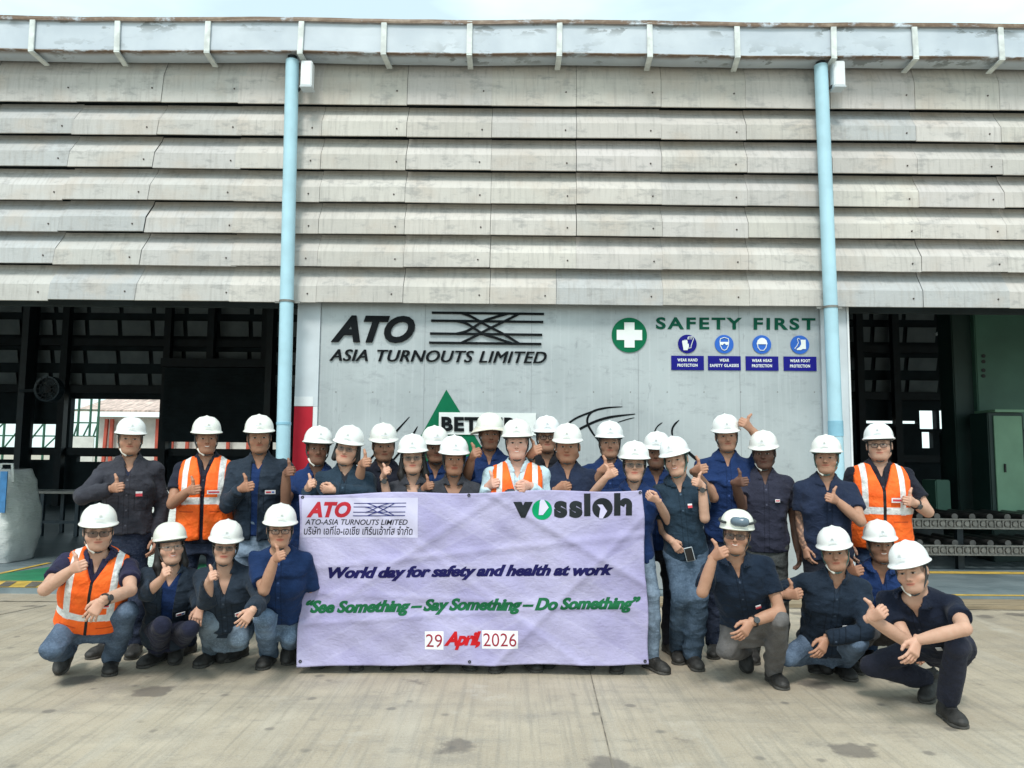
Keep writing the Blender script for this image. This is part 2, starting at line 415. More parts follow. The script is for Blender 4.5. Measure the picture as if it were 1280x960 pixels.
# gutter
YG = 8.10
zg0 = at(640, 67, YG)[2]; zg1 = at(640, 25, YG)[2]
def gutter():
    v = []; f = []; ed = []
    n = 60; xs = np.linspace(-8, 8, n)
    prof = [(.26, 0, .2), (.0, 0, 1), (0, .012, 1), (0, .05, .35), (0, .5, .2), (0, .80, .55), (0, .845, .75), (-.03, .85, .9), (-.03, .90, 1), (-.028, .97, 1), (.26, 1.0, .8)]
    H = zg1-zg0
    for i, x in enumerate(xs):
        sag = .008*math.sin(x*1.7)+random.uniform(-.004, .004)
        for (dy, t, e) in prof:
            v.append((x, YG+dy+random.uniform(-.002, .002), zg0+t*H+sag)); ed.append(e)
    m = len(prof)
    for i in range(n-1):
        for q_ in range(m-1): f.append((i*m+q_, (i+1)*m+q_, (i+1)*m+q_+1, i*m+q_+1))
    me = bpy.data.meshes.new('gutter'); me.from_pydata(v, [], f); me.materials.append(MT['gutter'])
    a = me.attributes.new('edge', 'FLOAT', 'POINT'); a.data.foreach_set('value', ed)
    o = bpy.data.objects.new('gutter', me); COL.objects.link(o); o.parent = bld; o.matrix_parent_inverse = Matrix.Translation(-bld.location)
    return o
gut = gutter()
brk_mat = simple('bracket_paint', (.60, .64, .63), .5, .2, 9)
rust = simple('rusty_steel', (.16, .085, .05), .8, .4, 12)
for bx in (-75, 41, 148, 260, 376, 480, 587, 699, 812, 921, 1041, 1143, 1250, 1360):
    x = at(bx, 50, YG)[0]; b = MB(); H = zg1-zg0
    lean = random.uniform(-.01, .01)
    b.bar((x+lean, YG-.02, zg1-.03), (x, YG-.02, zg0-.022), .062, .018, (0, 1, 0))
    b.bar((x, YG-.03, zg0-.03), (x+random.uniform(-.03, .03), YG+.24, zg0-.055), .062, .018)
    o = b.build('gutter_bracket', brk_mat, gut, bevel=.003); o.matrix_parent_inverse = Matrix.Identity(4)
# roof, side walls, back wall
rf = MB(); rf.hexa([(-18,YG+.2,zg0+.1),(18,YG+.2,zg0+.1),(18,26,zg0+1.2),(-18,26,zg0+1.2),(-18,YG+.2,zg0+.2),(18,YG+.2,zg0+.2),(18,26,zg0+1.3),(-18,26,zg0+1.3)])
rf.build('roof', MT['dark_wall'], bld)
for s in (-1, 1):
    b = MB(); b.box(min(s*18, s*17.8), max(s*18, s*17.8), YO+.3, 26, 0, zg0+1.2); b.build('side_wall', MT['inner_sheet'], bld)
for x in (-8.5, 8.6):
    b = MB(); b.box(x-.2, x+.2, YO+.14, YO+.4, FZ+.002, zrow[6]+.02); b.build('front_column', MT['pale_frame'], bld)
YBK = 21.0
def wz(y): return at(200, y, YBK)[2]
wins = [(-60, 70, 530, 560), (85, 200, 499, 565), (210, 318, 553, 567), (318, 352, 553, 567), (95, 158, 571, 577), (165, 205, 571, 577), (-20, 62, 569, 574),
        (1078, 1148, 526, 529), (1150, 1170, 513, 536), (1175, 1195, 513, 536), (1153, 1166, 540, 560)]
rects = []
for a, b, c, d in wins:
    p = at(a, d, YBK); q = at(b, c, YBK); rects.append((p[0], q[0], p[2], q[2]))
def wall_with_holes(mb, x0, x1, z0, z1, y0, y1, holes):
    xs = sorted({x0, x1, *[h[0] for h in holes], *[h[1] for h in holes]}); zs = sorted({z0, z1, *[h[2] for h in holes], *[h[3] for h in holes]})
    xs = [x for x in xs if x0 <= x <= x1]; zs = [z for z in zs if z0 <= z <= z1]
    solid = lambda i, k: 0 <= i < len(xs)-1 and 0 <= k < len(zs)-1 and not any(h[0]-1e-6 <= (xs[i]+xs[i+1])/2 <= h[1] and h[2] <= (zs[k]+zs[k+1])/2 <= h[3] for h in holes)
    for i in range(len(xs)-1):
        for k in range(len(zs)-1):
            if not solid(i, k): continue
            A, B, C, D = xs[i], xs[i+1], zs[k], zs[k+1]
            mb.add([(A,y0,C),(B,y0,C),(B,y0,D),(A,y0,D)], [(0,1,2,3)]); mb.add([(A,y1,C),(B,y1,C),(B,y1,D),(A,y1,D)], [(3,2,1,0)])
            if not solid(i-1, k): mb.add([(A,y0,C),(A,y1,C),(A,y1,D),(A,y0,D)], [(0,1,2,3)])
            if not solid(i+1, k): mb.add([(B,y0,C),(B,y1,C),(B,y1,D),(B,y0,D)], [(0,1,2,3)])
            if not solid(i, k-1): mb.add([(A,y0,C),(B,y0,C),(B,y1,C),(A,y1,C)], [(0,1,2,3)])
            if not solid(i, k+1): mb.add([(A,y0,D),(B,y0,D),(B,y1,D),(A,y1,D)], [(0,1,2,3)])
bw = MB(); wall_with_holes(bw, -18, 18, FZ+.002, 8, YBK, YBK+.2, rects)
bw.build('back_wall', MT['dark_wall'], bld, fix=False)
# translucent louvre rows high on the back wall, purlins and posts
for (ya, yb) in ((372, 392), (402, 420), (440, 455), (468, 482)):
    b = MB(); n = 40
    for k in range(-n//2, n//2):
        x = k*.9
        b.hexa([(x+.06, YBK-.05, wz(yb)), (x+.84, YBK-.05, wz(yb)), (x+.84, YBK-.02, wz(yb)), (x+.06, YBK-.02, wz(yb)),
                (x+.06, YBK-.14, wz(ya)), (x+.84, YBK-.14, wz(ya)), (x+.84, YBK-.11, wz(ya)), (x+.06, YBK-.11, wz(ya))])
    b.build('louvre_row', simple('grimy_skylight_sheet', (.20, .245, .265), .6, .2, 2), bld)
for px in (-40, 38, 80, 208, 262, 330, 1075, 1120):
    x = at(px, 480, YBK-.4)[0]; b = MB(); b.box(x-.09, x+.09, YBK-.5, YBK-.3, FZ+.002, 7.2)
    b.build('wall_post', MT['dark_steel'], bld)
for zt_ in (wz(430), wz(488), wz(566)+.02):
    b = MB(); b.box(-17, 17, YBK-.29, YBK-.2, zt_-.1, zt_+.1); b.build('wall_rail', MT['dark_steel'], bld)
for yy in (12.5, 16.5):
    b = MB(); z = 4.75 if yy < 14 else 5.0
    b.bar((-17, yy, z), (17, yy, z), .12, .12); b.bar((-17, yy, z+.75), (17, yy, z+.75), .12, .12)
    for k in range(-17, 17):
        b.bar((k, yy, z), (k+.5, yy, z+.75), .06, .06); b.bar((k+.5, yy, z+.75), (k+1, yy, z), .06, .06)
    b.build('roof_truss', MT['dark_steel'], bld)
for px in (30, 336):
    x = at(px, 500, 14.5)[0]; b = MB(); b.box(x-.06, x+.06, 14.4, 14.66, FZ+.002, 5.6); b.build('inner_column', MT['dark_steel'], bld)
# roller shutter, half raised, in front of the back wall
sh = empty('roller_shutter', tuple(at(270, 552, YBK-.6)), 'dark ribbed roller shutter half lowered at the far end of the left bay', 'shutter')
b = MB(); xa, xb = at(205, 500, YBK-.6)[0], at(335, 500, YBK-.6)[0]
for k in range(22):
    za, zb2 = wz(552), wz(462); t0 = za+(zb2-za)*k/22; t1 = za+(zb2-za)*(k+.86)/22
    b.box(xa, xb, YBK-.64, YBK-.60, t0, t1); b.box(xa, xb, YBK-.615, YBK-.6, t1, za+(zb2-za)*(k+1)/22)
b.build('curtain', MT['dark_wall'], sh)
b = MB(); b.box(xa-.05, xb+.05, YBK-.8, YBK-.58, wz(462), wz(452)); b.build('shutter_box', MT['dark_steel'], sh)
# wall fan
fc = at(65, 487, 14.0)
fan = empty('wall_fan', tuple(fc), 'round dark industrial wall fan high in the left bay', 'fan')
b = MB(); rr = 16*14/960
b.lathe(fc, [(rr*.86, -.16), (rr, -.17), (rr, .0), (rr*.9, .02)], 28, 'y'); b.build('shroud', MT['fan_grey'], fan, smooth=False)
b = MB()
for t in (.3, .55, .8): b.tube([(fc[0]+rr*t*math.cos(a), fc[1]-.17, fc[2]+rr*t*math.sin(a)) for a in np.linspace(0, 6.283, 24, endpoint=False)], .006, 5, True)
for a in np.linspace(0, 6.283, 12, endpoint=False): b.bar((fc[0], fc[1]-.17, fc[2]), (fc[0]+rr*math.cos(a), fc[1]-.17, fc[2]+rr*math.sin(a)), .008)
b.build('grille', MT['dark_steel'], fan)
b = MB(); b.lathe(fc, [(.001, -.13), (.06, -.12), (.06, .1), (.001, .1)], 16, 'y')
b.build('motor', MT['black'], fan)
for a in np.linspace(0, 6.283, 4, endpoint=False):
    b = MB(); d = np.array((math.cos(a), 0, math.sin(a))); e = np.array((-math.sin(a), 0, math.cos(a)))
    b.add([fc+d*.05-e*.03+(0,-.05,0), fc+d*rr*.82-e*.10+(0,-.02,0), fc+d*rr*.82+e*.10+(0,-.08,0), fc+d*.05+e*.03+(0,-.08,0)], [(0,1,2,3)])
    b.build('blade', MT['fan_grey'], fan)
b = MB(); b.bar(fc+(0,.0,0), (at(30, 487, 14.5)[0], 14.4, fc[2]), .05); b.build('arm', MT['dark_steel'], fan)
# steel work table deep in the left bay
tp = at(78, 640, 13.5)
tb = empty('steel_table', (tp[0], 13.5, FZ), 'bare steel work table frame standing in the shade of the left bay', 'table')
b = MB(); b.box(tp[0]-.9, tp[0]+.9, 13.2, 13.9, .78, .82); b.build('table_top', MT['steel'], tb)
for sx in (-.85, -.2, .4, .85):
    for yy in (13.25, 13.85):
        b = MB(); b.box(tp[0]+sx-.03, tp[0]+sx+.03, yy-.03, yy+.03, FZ+.002, .78); b.build('leg', MT['fan_grey'], tb)
b = MB(); b.bar((tp[0]-.9, 13.25, .3), (tp[0]+.9, 13.25, .3), .05); b.build('stretcher', MT['fan_grey'], tb)
# what is seen through the far windows
YN = 37.0
nb_ = empty('neighbour_building', (-6, YN, 0), 'white block building with red posts and a rusty tin roof seen through the rear windows', 'building')
xa, xb = at(120, 540, YN)[0], at(420, 540, YN)[0]
zz = at(150, 521, YN)[2]
b = MB(); b.box(xa, xb, YN, YN+4, .002, zz); b.build('block_wall', MT['far_white'], nb_)
for px in (134, 143, 200, 218, 236, 262, 288, 312):
    x = at(px, 540, YN)[0]; b = MB(); b.bar((x, YN-.25, .002), (x+random.uniform(-.1, .1), YN-.25, at(px, 524, YN)[2]), .14); b.build('red_post', MT['far_red'], nb_)
b = MB(); za = at(150, 516, YN)[2]; zb3 = at(150, 500, YN)[2]
b.hexa([(xa-.6,YN-.9,za),(xb,YN-.9,za),(xb,YN+4,zb3+.6),(xa-.6,YN+4,zb3+.6),(xa-.6,YN-.9,za+.08),(xb,YN-.9,za+.08),(xb,YN+4,zb3+.68),(xa-.6,YN+4,zb3+.68)])
b.build('tin_roof', simple('rusty_tin', (.50, .38, .33), .7, .45, 3, stretch=(3, .4, 1)), nb_)
sf = empty('scaffold', (at(60, 540, 33)[0], 33, 0), 'green pipe scaffold frame standing outside the rear windows', 'scaffold')
b = MB()
for k, px in enumerate((-30, 5, 30, 55, 88, 97, 112, 122)):
    x = at(px, 540, 33)[0]; b.bar((x, 33, .002), (x, 33, at(px, 480, 33)[2]), .07)
    if k: b.bar((xp, 33, at(px, 562, 33)[2]), (x, 33, at(px, 528, 33)[2]), .05)
    xp = x
for py in (512, 528, 545): b.bar((at(-30, py, 33)[0], 33.05, at(60, py, 33)[2]), (at(122, py, 33)[0], 33.05, at(60, py, 33)[2]), .06)
b.build('pipe_frame', MT['scaffold_green'], sf)
b = MB(); b.box(at(92, 540, 33)[0], at(124, 540, 33)[0], 32.6, 32.66, .002, at(100, 546, 33)[2]); b.build('skirting_sheet', MT['far_white'], sf)

# ------------------------------------------------------------------ sliding door and its signs
YD = 8.52
def dP(px, py, l=0): p = at(px, py, YD); return (p[0], YD-l, p[2])
zd1 = at(700, 372, YD)[2]; zd0 = FZ+.006
dr = empty('sliding_door', (at(715, 500, YD)[0], YD, FZ), 'big grey sheet steel sliding door carrying the painted safety signs', 'door')
xL, xP, xR, xE = dP(367, 560)[0], dP(396, 560)[0], dP(1029, 560)[0], dP(1064, 560)[0]
b = MB(); b.box(xP+.003, xR-.003, YD, YD+.06, zd0, zd1); b.build('door_panel', MT['door'], dr)
for px in (530, 664, 798, 925):
    x = dP(px, 480)[0]; b = MB(); b.box(x-.002, x+.002, YD-.003, YD-.0005, zd0, zd1); b.build('panel_seam', simple('seam_grey', (.28, .30, .32), .6, .1, 4), dr)  # thin strip in a darker grey along each panel seam
b = MB(); b.box(xL, xP, YD-.03, YD+.06, dP(380, 508)[2], zd1); b.build('door_stile', MT['pale_frame'], dr)
b = MB(); b.box(xL, xP-.05, YD-.03, YD+.06, zd0, dP(380, 508)[2]-.002); b.build('red_band', MT['red_paint'], dr)
b = MB(); b.box(xP-.048, xP, YD-.028, YD+.06, zd0, dP(380, 508)[2]-.002); b.build('white_edge', MT['white_paint'], dr)
b = MB(); b.box(xL, xP-.05, YD-.034, YD-.031, dP(380, 508)[2]+.002, dP(380, 496)[2]); b.build('white_band', MT['white_paint'], dr)
b = MB(); b.box(xR, xE, YD-.03, YD+.06, zd0, zd1); b.build('door_stile', MT['pale_frame'], dr)
b = MB(); b.box(xE-.02, xE, YD-.045, YD-.031, zd0, zd1); b.build('edge_trim', MT['white_paint'], dr)
b = MB()
for px in range(420, 1025, 46):
    for py in (490, 620): b.lathe(dP(px, py, .0), [(.0, -.004), (.006, -.003), (.007, 0)], 8, 'y')
b.build('rivets', MT['steel'], dr)
dsurf = lambda e: (lambda px, py, l=0: dP(px, py, e+l))
def ribbon(mb, pts, w, Yoff, thick, taper=True):
    """flat curved stripe laid on the door; pts are photo pixels, w the width in pixels"""
    P = np.array(pts, float); n = 14*(len(P)-1); out = []
    for i in range(n+1):       # catmull-rom
        t = i/n*(len(P)-1); k = min(int(t), len(P)-2); u = t-k
        a, b_, c, d = P[max(k-1, 0)], P[k], P[k+1], P[min(k+2, len(P)-1)]
        out.append(.5*((2*b_)+(-a+c)*u+(2*a-5*b_+4*c-d)*u*u+(-a+3*b_-3*c+d)*u**3))
    out = np.array(out); tg = np.gradient(out, axis=0); nn = np.stack([-tg[:, 1], tg[:, 0]], 1); nn /= np.linalg.norm(nn, axis=1)[:, None]+1e-9
    vs_ = []; fs_ = []
    for i in range(n+1):
        ww = w*(.25+.75*min(1, 4*min(i/n+.02, 1.02-i/n))) if taper else w
        for sgn in (-1, 1):
            q_ = out[i]+nn[i]*sgn*ww/2
            vs_.append(dP(q_[0], q_[1], Yoff)); vs_.append(dP(q_[0], q_[1], Yoff+thick))
    for i in range(n):
        a = 4*i; c = 4*(i+1)
        fs_ += [(a+1, a+3, c+3, c+1), (a, a+1, c+1, c), (a+2, c+2, c+3, a+3)]
    mb.add(vs_, fs_)
for pts, w in (([(690, 560), (700, 540), (718, 524), (742, 514), (748, 512.5)], 3.2), ([(757, 562), (740, 540), (734, 526), (740, 515), (757, 510), (778, 508.5)], 3.4),
               ([(690, 575), (710, 547), (735, 531), (760, 522), (794, 517.5)], 4.0), ([(772, 528), (783, 524.5), (793, 522)], 1.6),
               ([(444, 598), (462, 575), (490, 545), (512, 521)], 3.2), ([(470, 600), (500, 565), (515, 545), (522, 533)], 3.2),
               ([(816, 545), (821, 534), (828, 528)], 2.0), ([(841, 548), (840, 538), (843, 531), (849, 525)], 3.0),
               ([(850, 556), (868, 572), (890, 590)], 4.5), ([(755, 560), (800, 600), (830, 615)], 5)):
    b = MB(); ribbon(b, pts, w*.8, .002, .0015+.0012*(pts[0][0] % 7)/7); b.build('painted_curve', MT['sign_black'], dr)
# company sign
cs = empty('company_sign', dP(548, 455), 'raised black italic letters ATO ASIA TURNOUTS LIMITED with crossing track emblem', 'sign')
b = MB(); text_on(b, 'ATO', 414, 394, 519, 428, dsurf(.002), .012, .04, .32, depth=.022); b.build('initials', MT['sign_black'], cs)
b = MB()
for q_ in (-.5, .5): text_on(b, 'ASIA TURNOUTS LIMITED', 412.5+q_, 436.5, 683+q_, 451, dsurf(.0025+q_*.001), .012, 0, .30, 1.06, 1.15, depth=.016)
b.build('company_name', MT['sign_black'], cs)
def track(mb, x0, x1, ys, sl, w, rb):
    X0 = lambda y: (x0, y)
    L = x1-x0
    for y in ys: rb([(x0-(y-ys[0])*.09, y), ((x0+x1)/2, y+sl*L/2), (x1-(y-ys[0])*.09, y+sl*L)], w)
    f = lambda t, y: (x0+t*L, y+sl*t*L)
    a, b_, c, d = ys
    rb([f(.26, a), f(.36, a+(b_-a)*.5), f(.5, (b_+c)/2-2), f(.63, c-1), f(.78, d)], w)
    rb([f(.26, d), f(.36, c+(d-c)*.4), f(.5, (b_+c)/2+2), f(.63, b_+1), f(.78, a)], w)
    rb([f(.22, b_), f(.32, b_+(c-b_)*.25), f(.46, c), f(.58, c+(d-c)*.45), f(.72, d)], w)
    rb([f(.22, c), f(.32, c-(c-b_)*.25), f(.46, b_), f(.56, a+(b_-a)*.5), f(.68, a)], w)
b = MB(); track(b, 540, 680, (391, 401, 417, 428.5), .012, 2.6, lambda p, w: ribbon(b, p, w, .002, .022+.0008*len(b.f)/84, False)); b.build('track_emblem', MT['sign_black'], cs)
# slogan board
sb = empty('slogan_board', dP(610, 560), 'green triangle with a white board reading BETTER behind the group', 'sign')
b = MB(); p1_, p2_, p3_ = dP(558, 487), dP(500, 592), dP(640, 600)
b.prism([(p1_[0], p1_[2]), (p2_[0], p2_[2]), (p3_[0]-.15, p2_[2])], YD-.006, YD-.002); b.build('triangle', MT['sign_green'], sb)
b = MB(); a1, a2 = dP(548.5, 543), dP(670, 516.5); b.box(a1[0], a2[0], YD-.02, YD-.008, a1[2], a2[2]); b.build('white_board', MT['sign_white'], sb)
b = MB(); text_on(b, 'BETTER', 552, 521, 647, 539, dsurf(.022), .012, .045, 0, 1.12, depth=.012); b.build('slogan_letters', MT['sign_black'], sb)
# safety lettering and first aid disc
sl_ = empty('safety_lettering', dP(919, 412), 'wide dark green capital letters reading SAFETY FIRST', 'sign')
b = MB(); text_on(b, 'SAFETY FIRST', 820, 396.5, 1019, 411.5, dsurf(.002), .006, .030, 0, 1.25, 1.1, depth=.006); b.build('letters', MT['dark_green'], sl_)
fa = empty('first_aid_sign', dP(787, 441), 'round green first aid disc with a white cross', 'sign')
c0 = dP(786.5, 419); rad = (dP(808.5, 419)[0]-c0[0])
b = MB(); b.lathe((c0[0], YD-.002, c0[2]), [(rad, 0), (rad, -.01), (.001, -.01)], 48, 'y'); b.build('disc', MT['sign_green'], fa)
b = MB(); t = rad*.29; l_ = rad*.72
b.prism([(c0[0]+x*1, c0[2]+z) for x, z in ((-t,-l_),(t,-l_),(t,-t),(l_,-t),(l_,t),(t,t),(t,l_),(-t,l_),(-t,t),(-l_,t),(-l_,-t),(-t,-t))], YD-.018, YD-.013); b.build('cross', MT['sign_white'], fa)
def icon(kind, cx, cy):
    b = MB(); P = lambda pts, l=.014: b.prism([(dP(cx+x*11, cy-y*11)[0], dP(cx+x*11, cy-y*11)[2]) for x, y in pts], YD-l-.003, YD-l)
    def outline(pts, w=.1):
        b.tube([dP(cx+x*11, cy-y*11, .0145) for x, y in pts], w*11*YD/FPX*.5, 6)
    if kind == 'hand':
        P([(-.62,.28),(-.5,.42),(-.4,.3),(-.3,.5),(-.2,.35),(-.1,.48),(.0,.3),(.02,-.05),(.12,.05),(.16,-.3),(0,-.72),(-.45,-.72)])
        outline([(.02,.5),(.08,.78),(.55,.8),(.68,.55),(.42,-.2),(.4,-.45),(.1,-.5)], .09)
        for x in (.15, .3, .45): outline([(x, .78), (x-.03, .5)], .06)
    elif kind == 'glasses':
        outline([(-.5,.28),(-.45,.6),(0,.75),(.45,.6),(.5,.28)], .1); outline([(-.5,.35),(-.45,-.2),(-.25,-.6),(0,-.72),(.25,-.6),(.45,-.2),(.5,.35)], .1)
        P([(-.46,.24),(.46,.24),(.44,-.05),(.2,-.12),(.06,.05),(-.06,.05),(-.2,-.12),(-.44,-.05)])
    elif kind == 'helmet':
        P([(-.62,.02),(-.5,.45),(-.25,.68),(0,.74),(.25,.68),(.5,.45),(.62,.02)]); outline([(-.52,.02),(-.46,-.35),(-.2,-.68),(.2,-.68),(.46,-.35),(.52,.02)], .1)
    else:
        P([(.05,.55),(.62,.55),(.66,-.5),(.28,-.5),(.1,-.62),(-.35,-.62),(-.4,-.5),(-.05,-.25),(.12,.05)]); outline([(-.0,.6),(-.25,.72),(-.3,.6),(-.2,.2),(-.35,-.15),(-.62,-.45),(-.5,-.5)], .08)
    return b
for kind, cx, cy, l1, l2, dark, lab in (('hand', 859, 430, 'WEAR HAND', 'PROTECTION', True, 'dark blue glove sign above the plate WEAR HAND PROTECTION'),
        ('glasses', 905, 430.3, 'WEAR', 'SAFETY GLASSES', False, 'blue goggled face sign above the plate WEAR SAFETY GLASSES'),
        ('helmet', 952, 430.7, 'WEAR HEAD', 'PROTECTION', False, 'blue helmeted head sign above the plate WEAR HEAD PROTECTION'),
        ('boot', 999.5, 431, 'WEAR FOOT', 'PROTECTION', False, 'blue boot sign above the plate WEAR FOOT PROTECTION')):
    r0 = empty('safety_sign', dP(cx, cy+32), lab, 'sign', 'mandatory safety signs on the door')
    c0 = dP(cx, cy); rd = 11.8*YD/FPX
    b = MB(); b.lathe((c0[0], YD-.002, c0[2]), [(rd, 0), (rd, -.008), (.001, -.008)], 40, 'y'); dsc = b.build('symbol_disc', MT['sign_navy'] if dark else MT['sign_blue'], r0)
    o = icon(kind, cx, cy).build('symbol', MT['sign_white'], dsc)
    a1, a2 = dP(cx-20, cy+32.5), dP(cx+20.5, cy+15)
    b = MB(); b.box(a1[0], a2[0], YD-.01, YD-.002, a1[2], a2[2]); pl = b.build('text_plate', MT['sign_navy'], r0)
    b = MB(); wd = 12.5 if len(l1) > 5 else 6
    text_on(b, l1, cx-wd, cy+18.3, cx+wd, cy+22, dsurf(.013), 0, .03, 0, 1.15); wd = 18 if len(l2) > 10 else 12.5
    text_on(b, l2, cx-wd, cy+24.8, cx+wd, cy+28.6, dsurf(.013), 0, .03, 0, 1.15)
    o = b.build('plate_lettering', MT['sign_white'], pl)

# ------------------------------------------------------------------ rainwater pipes
def downpipe(top, bot, zb, r, lab, band):
    YP = 8.22
    a = at(*top, YP); c = at(*bot, YP)
    o = empty('downpipe', (c[0], YP, FZ), lab, 'pipe', 'blue rainwater pipes on the facade')
    d = (c-a)/(a[2]-c[2]); foot = a + d*(a[2]-FZ-.01)
    b = MB(); b.tube([a, foot], r, 20, cap=True); smooth_angle(b.build('pipe_shaft', MT['blue_pipe'], o, fix=False))
    f = lambda py: a+d*(a[2]-at(top[0], py, YP)[2])
    b = MB(); b.tube([f(band[0]), f(band[1])], r*1.07, 20); smooth_angle(b.build('coupling', simple('coupling_blue', (.25, .50, .64), .45, .15, 5), o, fix=False))
    b = MB(); q_ = f(band[2]); b.lathe((q_[0], q_[1], q_[2]), [(r*1.01, -.012), (r*1.09, -.012), (r*1.09, .012), (r*1.01, .012)], 20)
    b.bar((q_[0]-r*1.9, q_[1]+r*.6, q_[2]), (q_[0]+r*1.9, q_[1]+r*.6, q_[2]), .03, .02); b.build('pipe_clamp', MT['steel'], o)
    b = MB(); b.lathe((a[0], a[1], a[2]), [(r*.72, -.02), (r*.72, .09), (r*.9, .1)], 18); b.build('outlet', MT['dark_steel'], o)
downpipe((365.5, 76), (354, 560), 0, .073, 'pale blue rainwater pipe at the left end of the sliding door', (528, 531, 377))
downpipe((1026, 82), (1045.5, 560), 0, .073, 'pale blue rainwater pipe at the right end of the sliding door', (526, 545, 384))
for px, lab in ((385, 'small white junction box under the gutter beside the left pipe'), (1046, 'small white junction box under the gutter beside the right pipe')):
    p = at(px, 96, 8.2); o = empty('junction_box', tuple(p), lab, 'box', 'white boxes under the gutter')
    b = MB(); b.box(p[0]-.062, p[0]+.062, 8.12, 8.24, p[2]-.14, p[2]+.15); b.build('housing', MT['white_paint'], o, bevel=.01)
    b = MB(); b.box(p[0]-.066, p[0]+.066, 8.11, 8.25, p[2]-.16, p[2]-.142); b.build('cap', MT['pale_frame'], o, bevel=.004)
    b = MB(); b.bar((p[0]-.04, 8.17, p[2]-.1), (p[0]-.12, 8.24, p[2]-.15), .02); b.build('cable_stub', MT['black'], o)

# ------------------------------------------------------------------ right bay machinery
mcn = empty('green_machine', (at(1240, 600, 11.6)[0], 11.6, FZ), 'tall dark green press machine filling the right bay', 'machine')
def bx(name, px0, px1, y0, y1, py0, py1, Y, dep, m, par, bev=.015):
    p = at(px0, py1, Y); q_ = at(px1, py0, Y); b = MB(); b.box(p[0], q_[0], Y, Y+dep, max(FZ+.003, p[2]), q_[2]); return b.build(name, m, par, bevel=bev)
bx('column', 1200, 1222, 0, 0, 330, 652, 11.7, .4, MT['machine_dark'], mcn)
bx('head', 1224, 1420, 0, 0, 330, 535, 11.6, .5, MT['machine_green'], mcn)
bx('base', 1224, 1420, 0, 0, 540, 760, 11.9, .9, MT['machine_dark'], mcn)
bx('side_panel', 1172, 1188, 0, 0, 600, 660, 11.5, .4, MT['machine_green'], mcn)
for (px, py) in ((1229, 445), (1229, 452), (1229, 463), (1229, 470)):
    p = at(px, py, 11.6); b = MB(); b.lathe((p[0], 11.597, p[2]), [(.001, -.01), (.03, -.01), (.03, 0)], 10, 'y'); b.build('bolt', MT['black'], mcn)
cb = empty('control_cabinet', (at(1262, 640, 11.0)[0], 11.0, FZ), 'pale green control cabinet standing before the green machine', 'cabinet')
bx('cabinet_body', 1246, 1279, 0, 0, 516, 760, 11.0, .45, MT['machine_dark'], cb)  # side shade put into the colour: dark body behind the pale lit front
bx('door', 1248, 1277, 0, 0, 520, 645, 10.975, .022, MT['machine_pale'], cb, .004)
bx('lid', 1244, 1281, 0, 0, 512, 515, 10.96, .5, MT['machine_pale'], cb, .004)
p = at(1256, 585, 10.97); b = MB(); b.box(p[0]-.01, p[0]+.01, 10.95, 10.973, p[2]-.06, p[2]+.06); b.build('handle', MT['black'], cb)
for (py, Y, lab) in ((655, 10.15, 'upper run of steel roller conveyor in the right bay'), (688, 10.12, 'lower run of steel roller conveyor close to the floor in the right bay')):
    p = at(1100, py, Y); q_ = at(1400, py, Y); z = (p[2]+q_[2])/2
    o = empty('roller_conveyor', (p[0]+1.5, Y, FZ), lab, 'conveyor', 'roller conveyors in the right bay')
    b = MB(); b.box(p[0]-.5, q_[0], Y, Y+.02, z-.055, z+.055); b.box(p[0]-.5, q_[0], Y-.03, Y, z+.05, z+.066); b.box(p[0]-.5, q_[0], Y-.03, Y, z-.066, z-.05); b.build('side_rail', MT['steel'], o)
    b = MB(); x = p[0]-.45; 
    while x < q_[0]:
        b.lathe((x, Y-.004, z), [(.0, -.02), (.032, -.02), (.036, -.006), (.036, .0)], 10, 'y'); b.box(x+.045, x+.06, Y-.02, Y-.001, z-.045, z+.045); x += .105
    b.build('bearing_row', simple('greasy_steel', (.2, .195, .18), .5, .3, 20, .5), o)
    b = MB(); x = p[0]-.4; k = 0
    while x < q_[0]:
        b.lathe((x, Y+.03, z+.09), [(.0, -.03), (.042, -.03), (.042, .9), (.0, .9)], 12, 'y'); x += .23
    ro = b.build('roller_row', simple('roller_steel', (.10, .10, .10), .35, .3, 8, .7), o)
    if py == 655:
        for x in np.arange(p[0]-.3, q_[0], 1.4):
            b = MB(); b.box(x-.04, x+.04, Y+.1, Y+.18, FZ+.003, z-.03); b.build('leg', MT['dark_steel'], o)
lp = at(1175, 415, 15); o = empty('strip_lamp', tuple(lp), 'short unlit strip lamp tilted under the roof of the right bay', 'lamp')
b = MB(); b.bar(lp+(-.1,0,-.06), lp+(.16,0,.1), .05); b.build('tube_housing', MT['white_paint'], o)
b = MB(); b.bar(lp+(.0,0,.06), lp+(.0,0,1.2), .012); b.build('hanger', MT['black'], o)

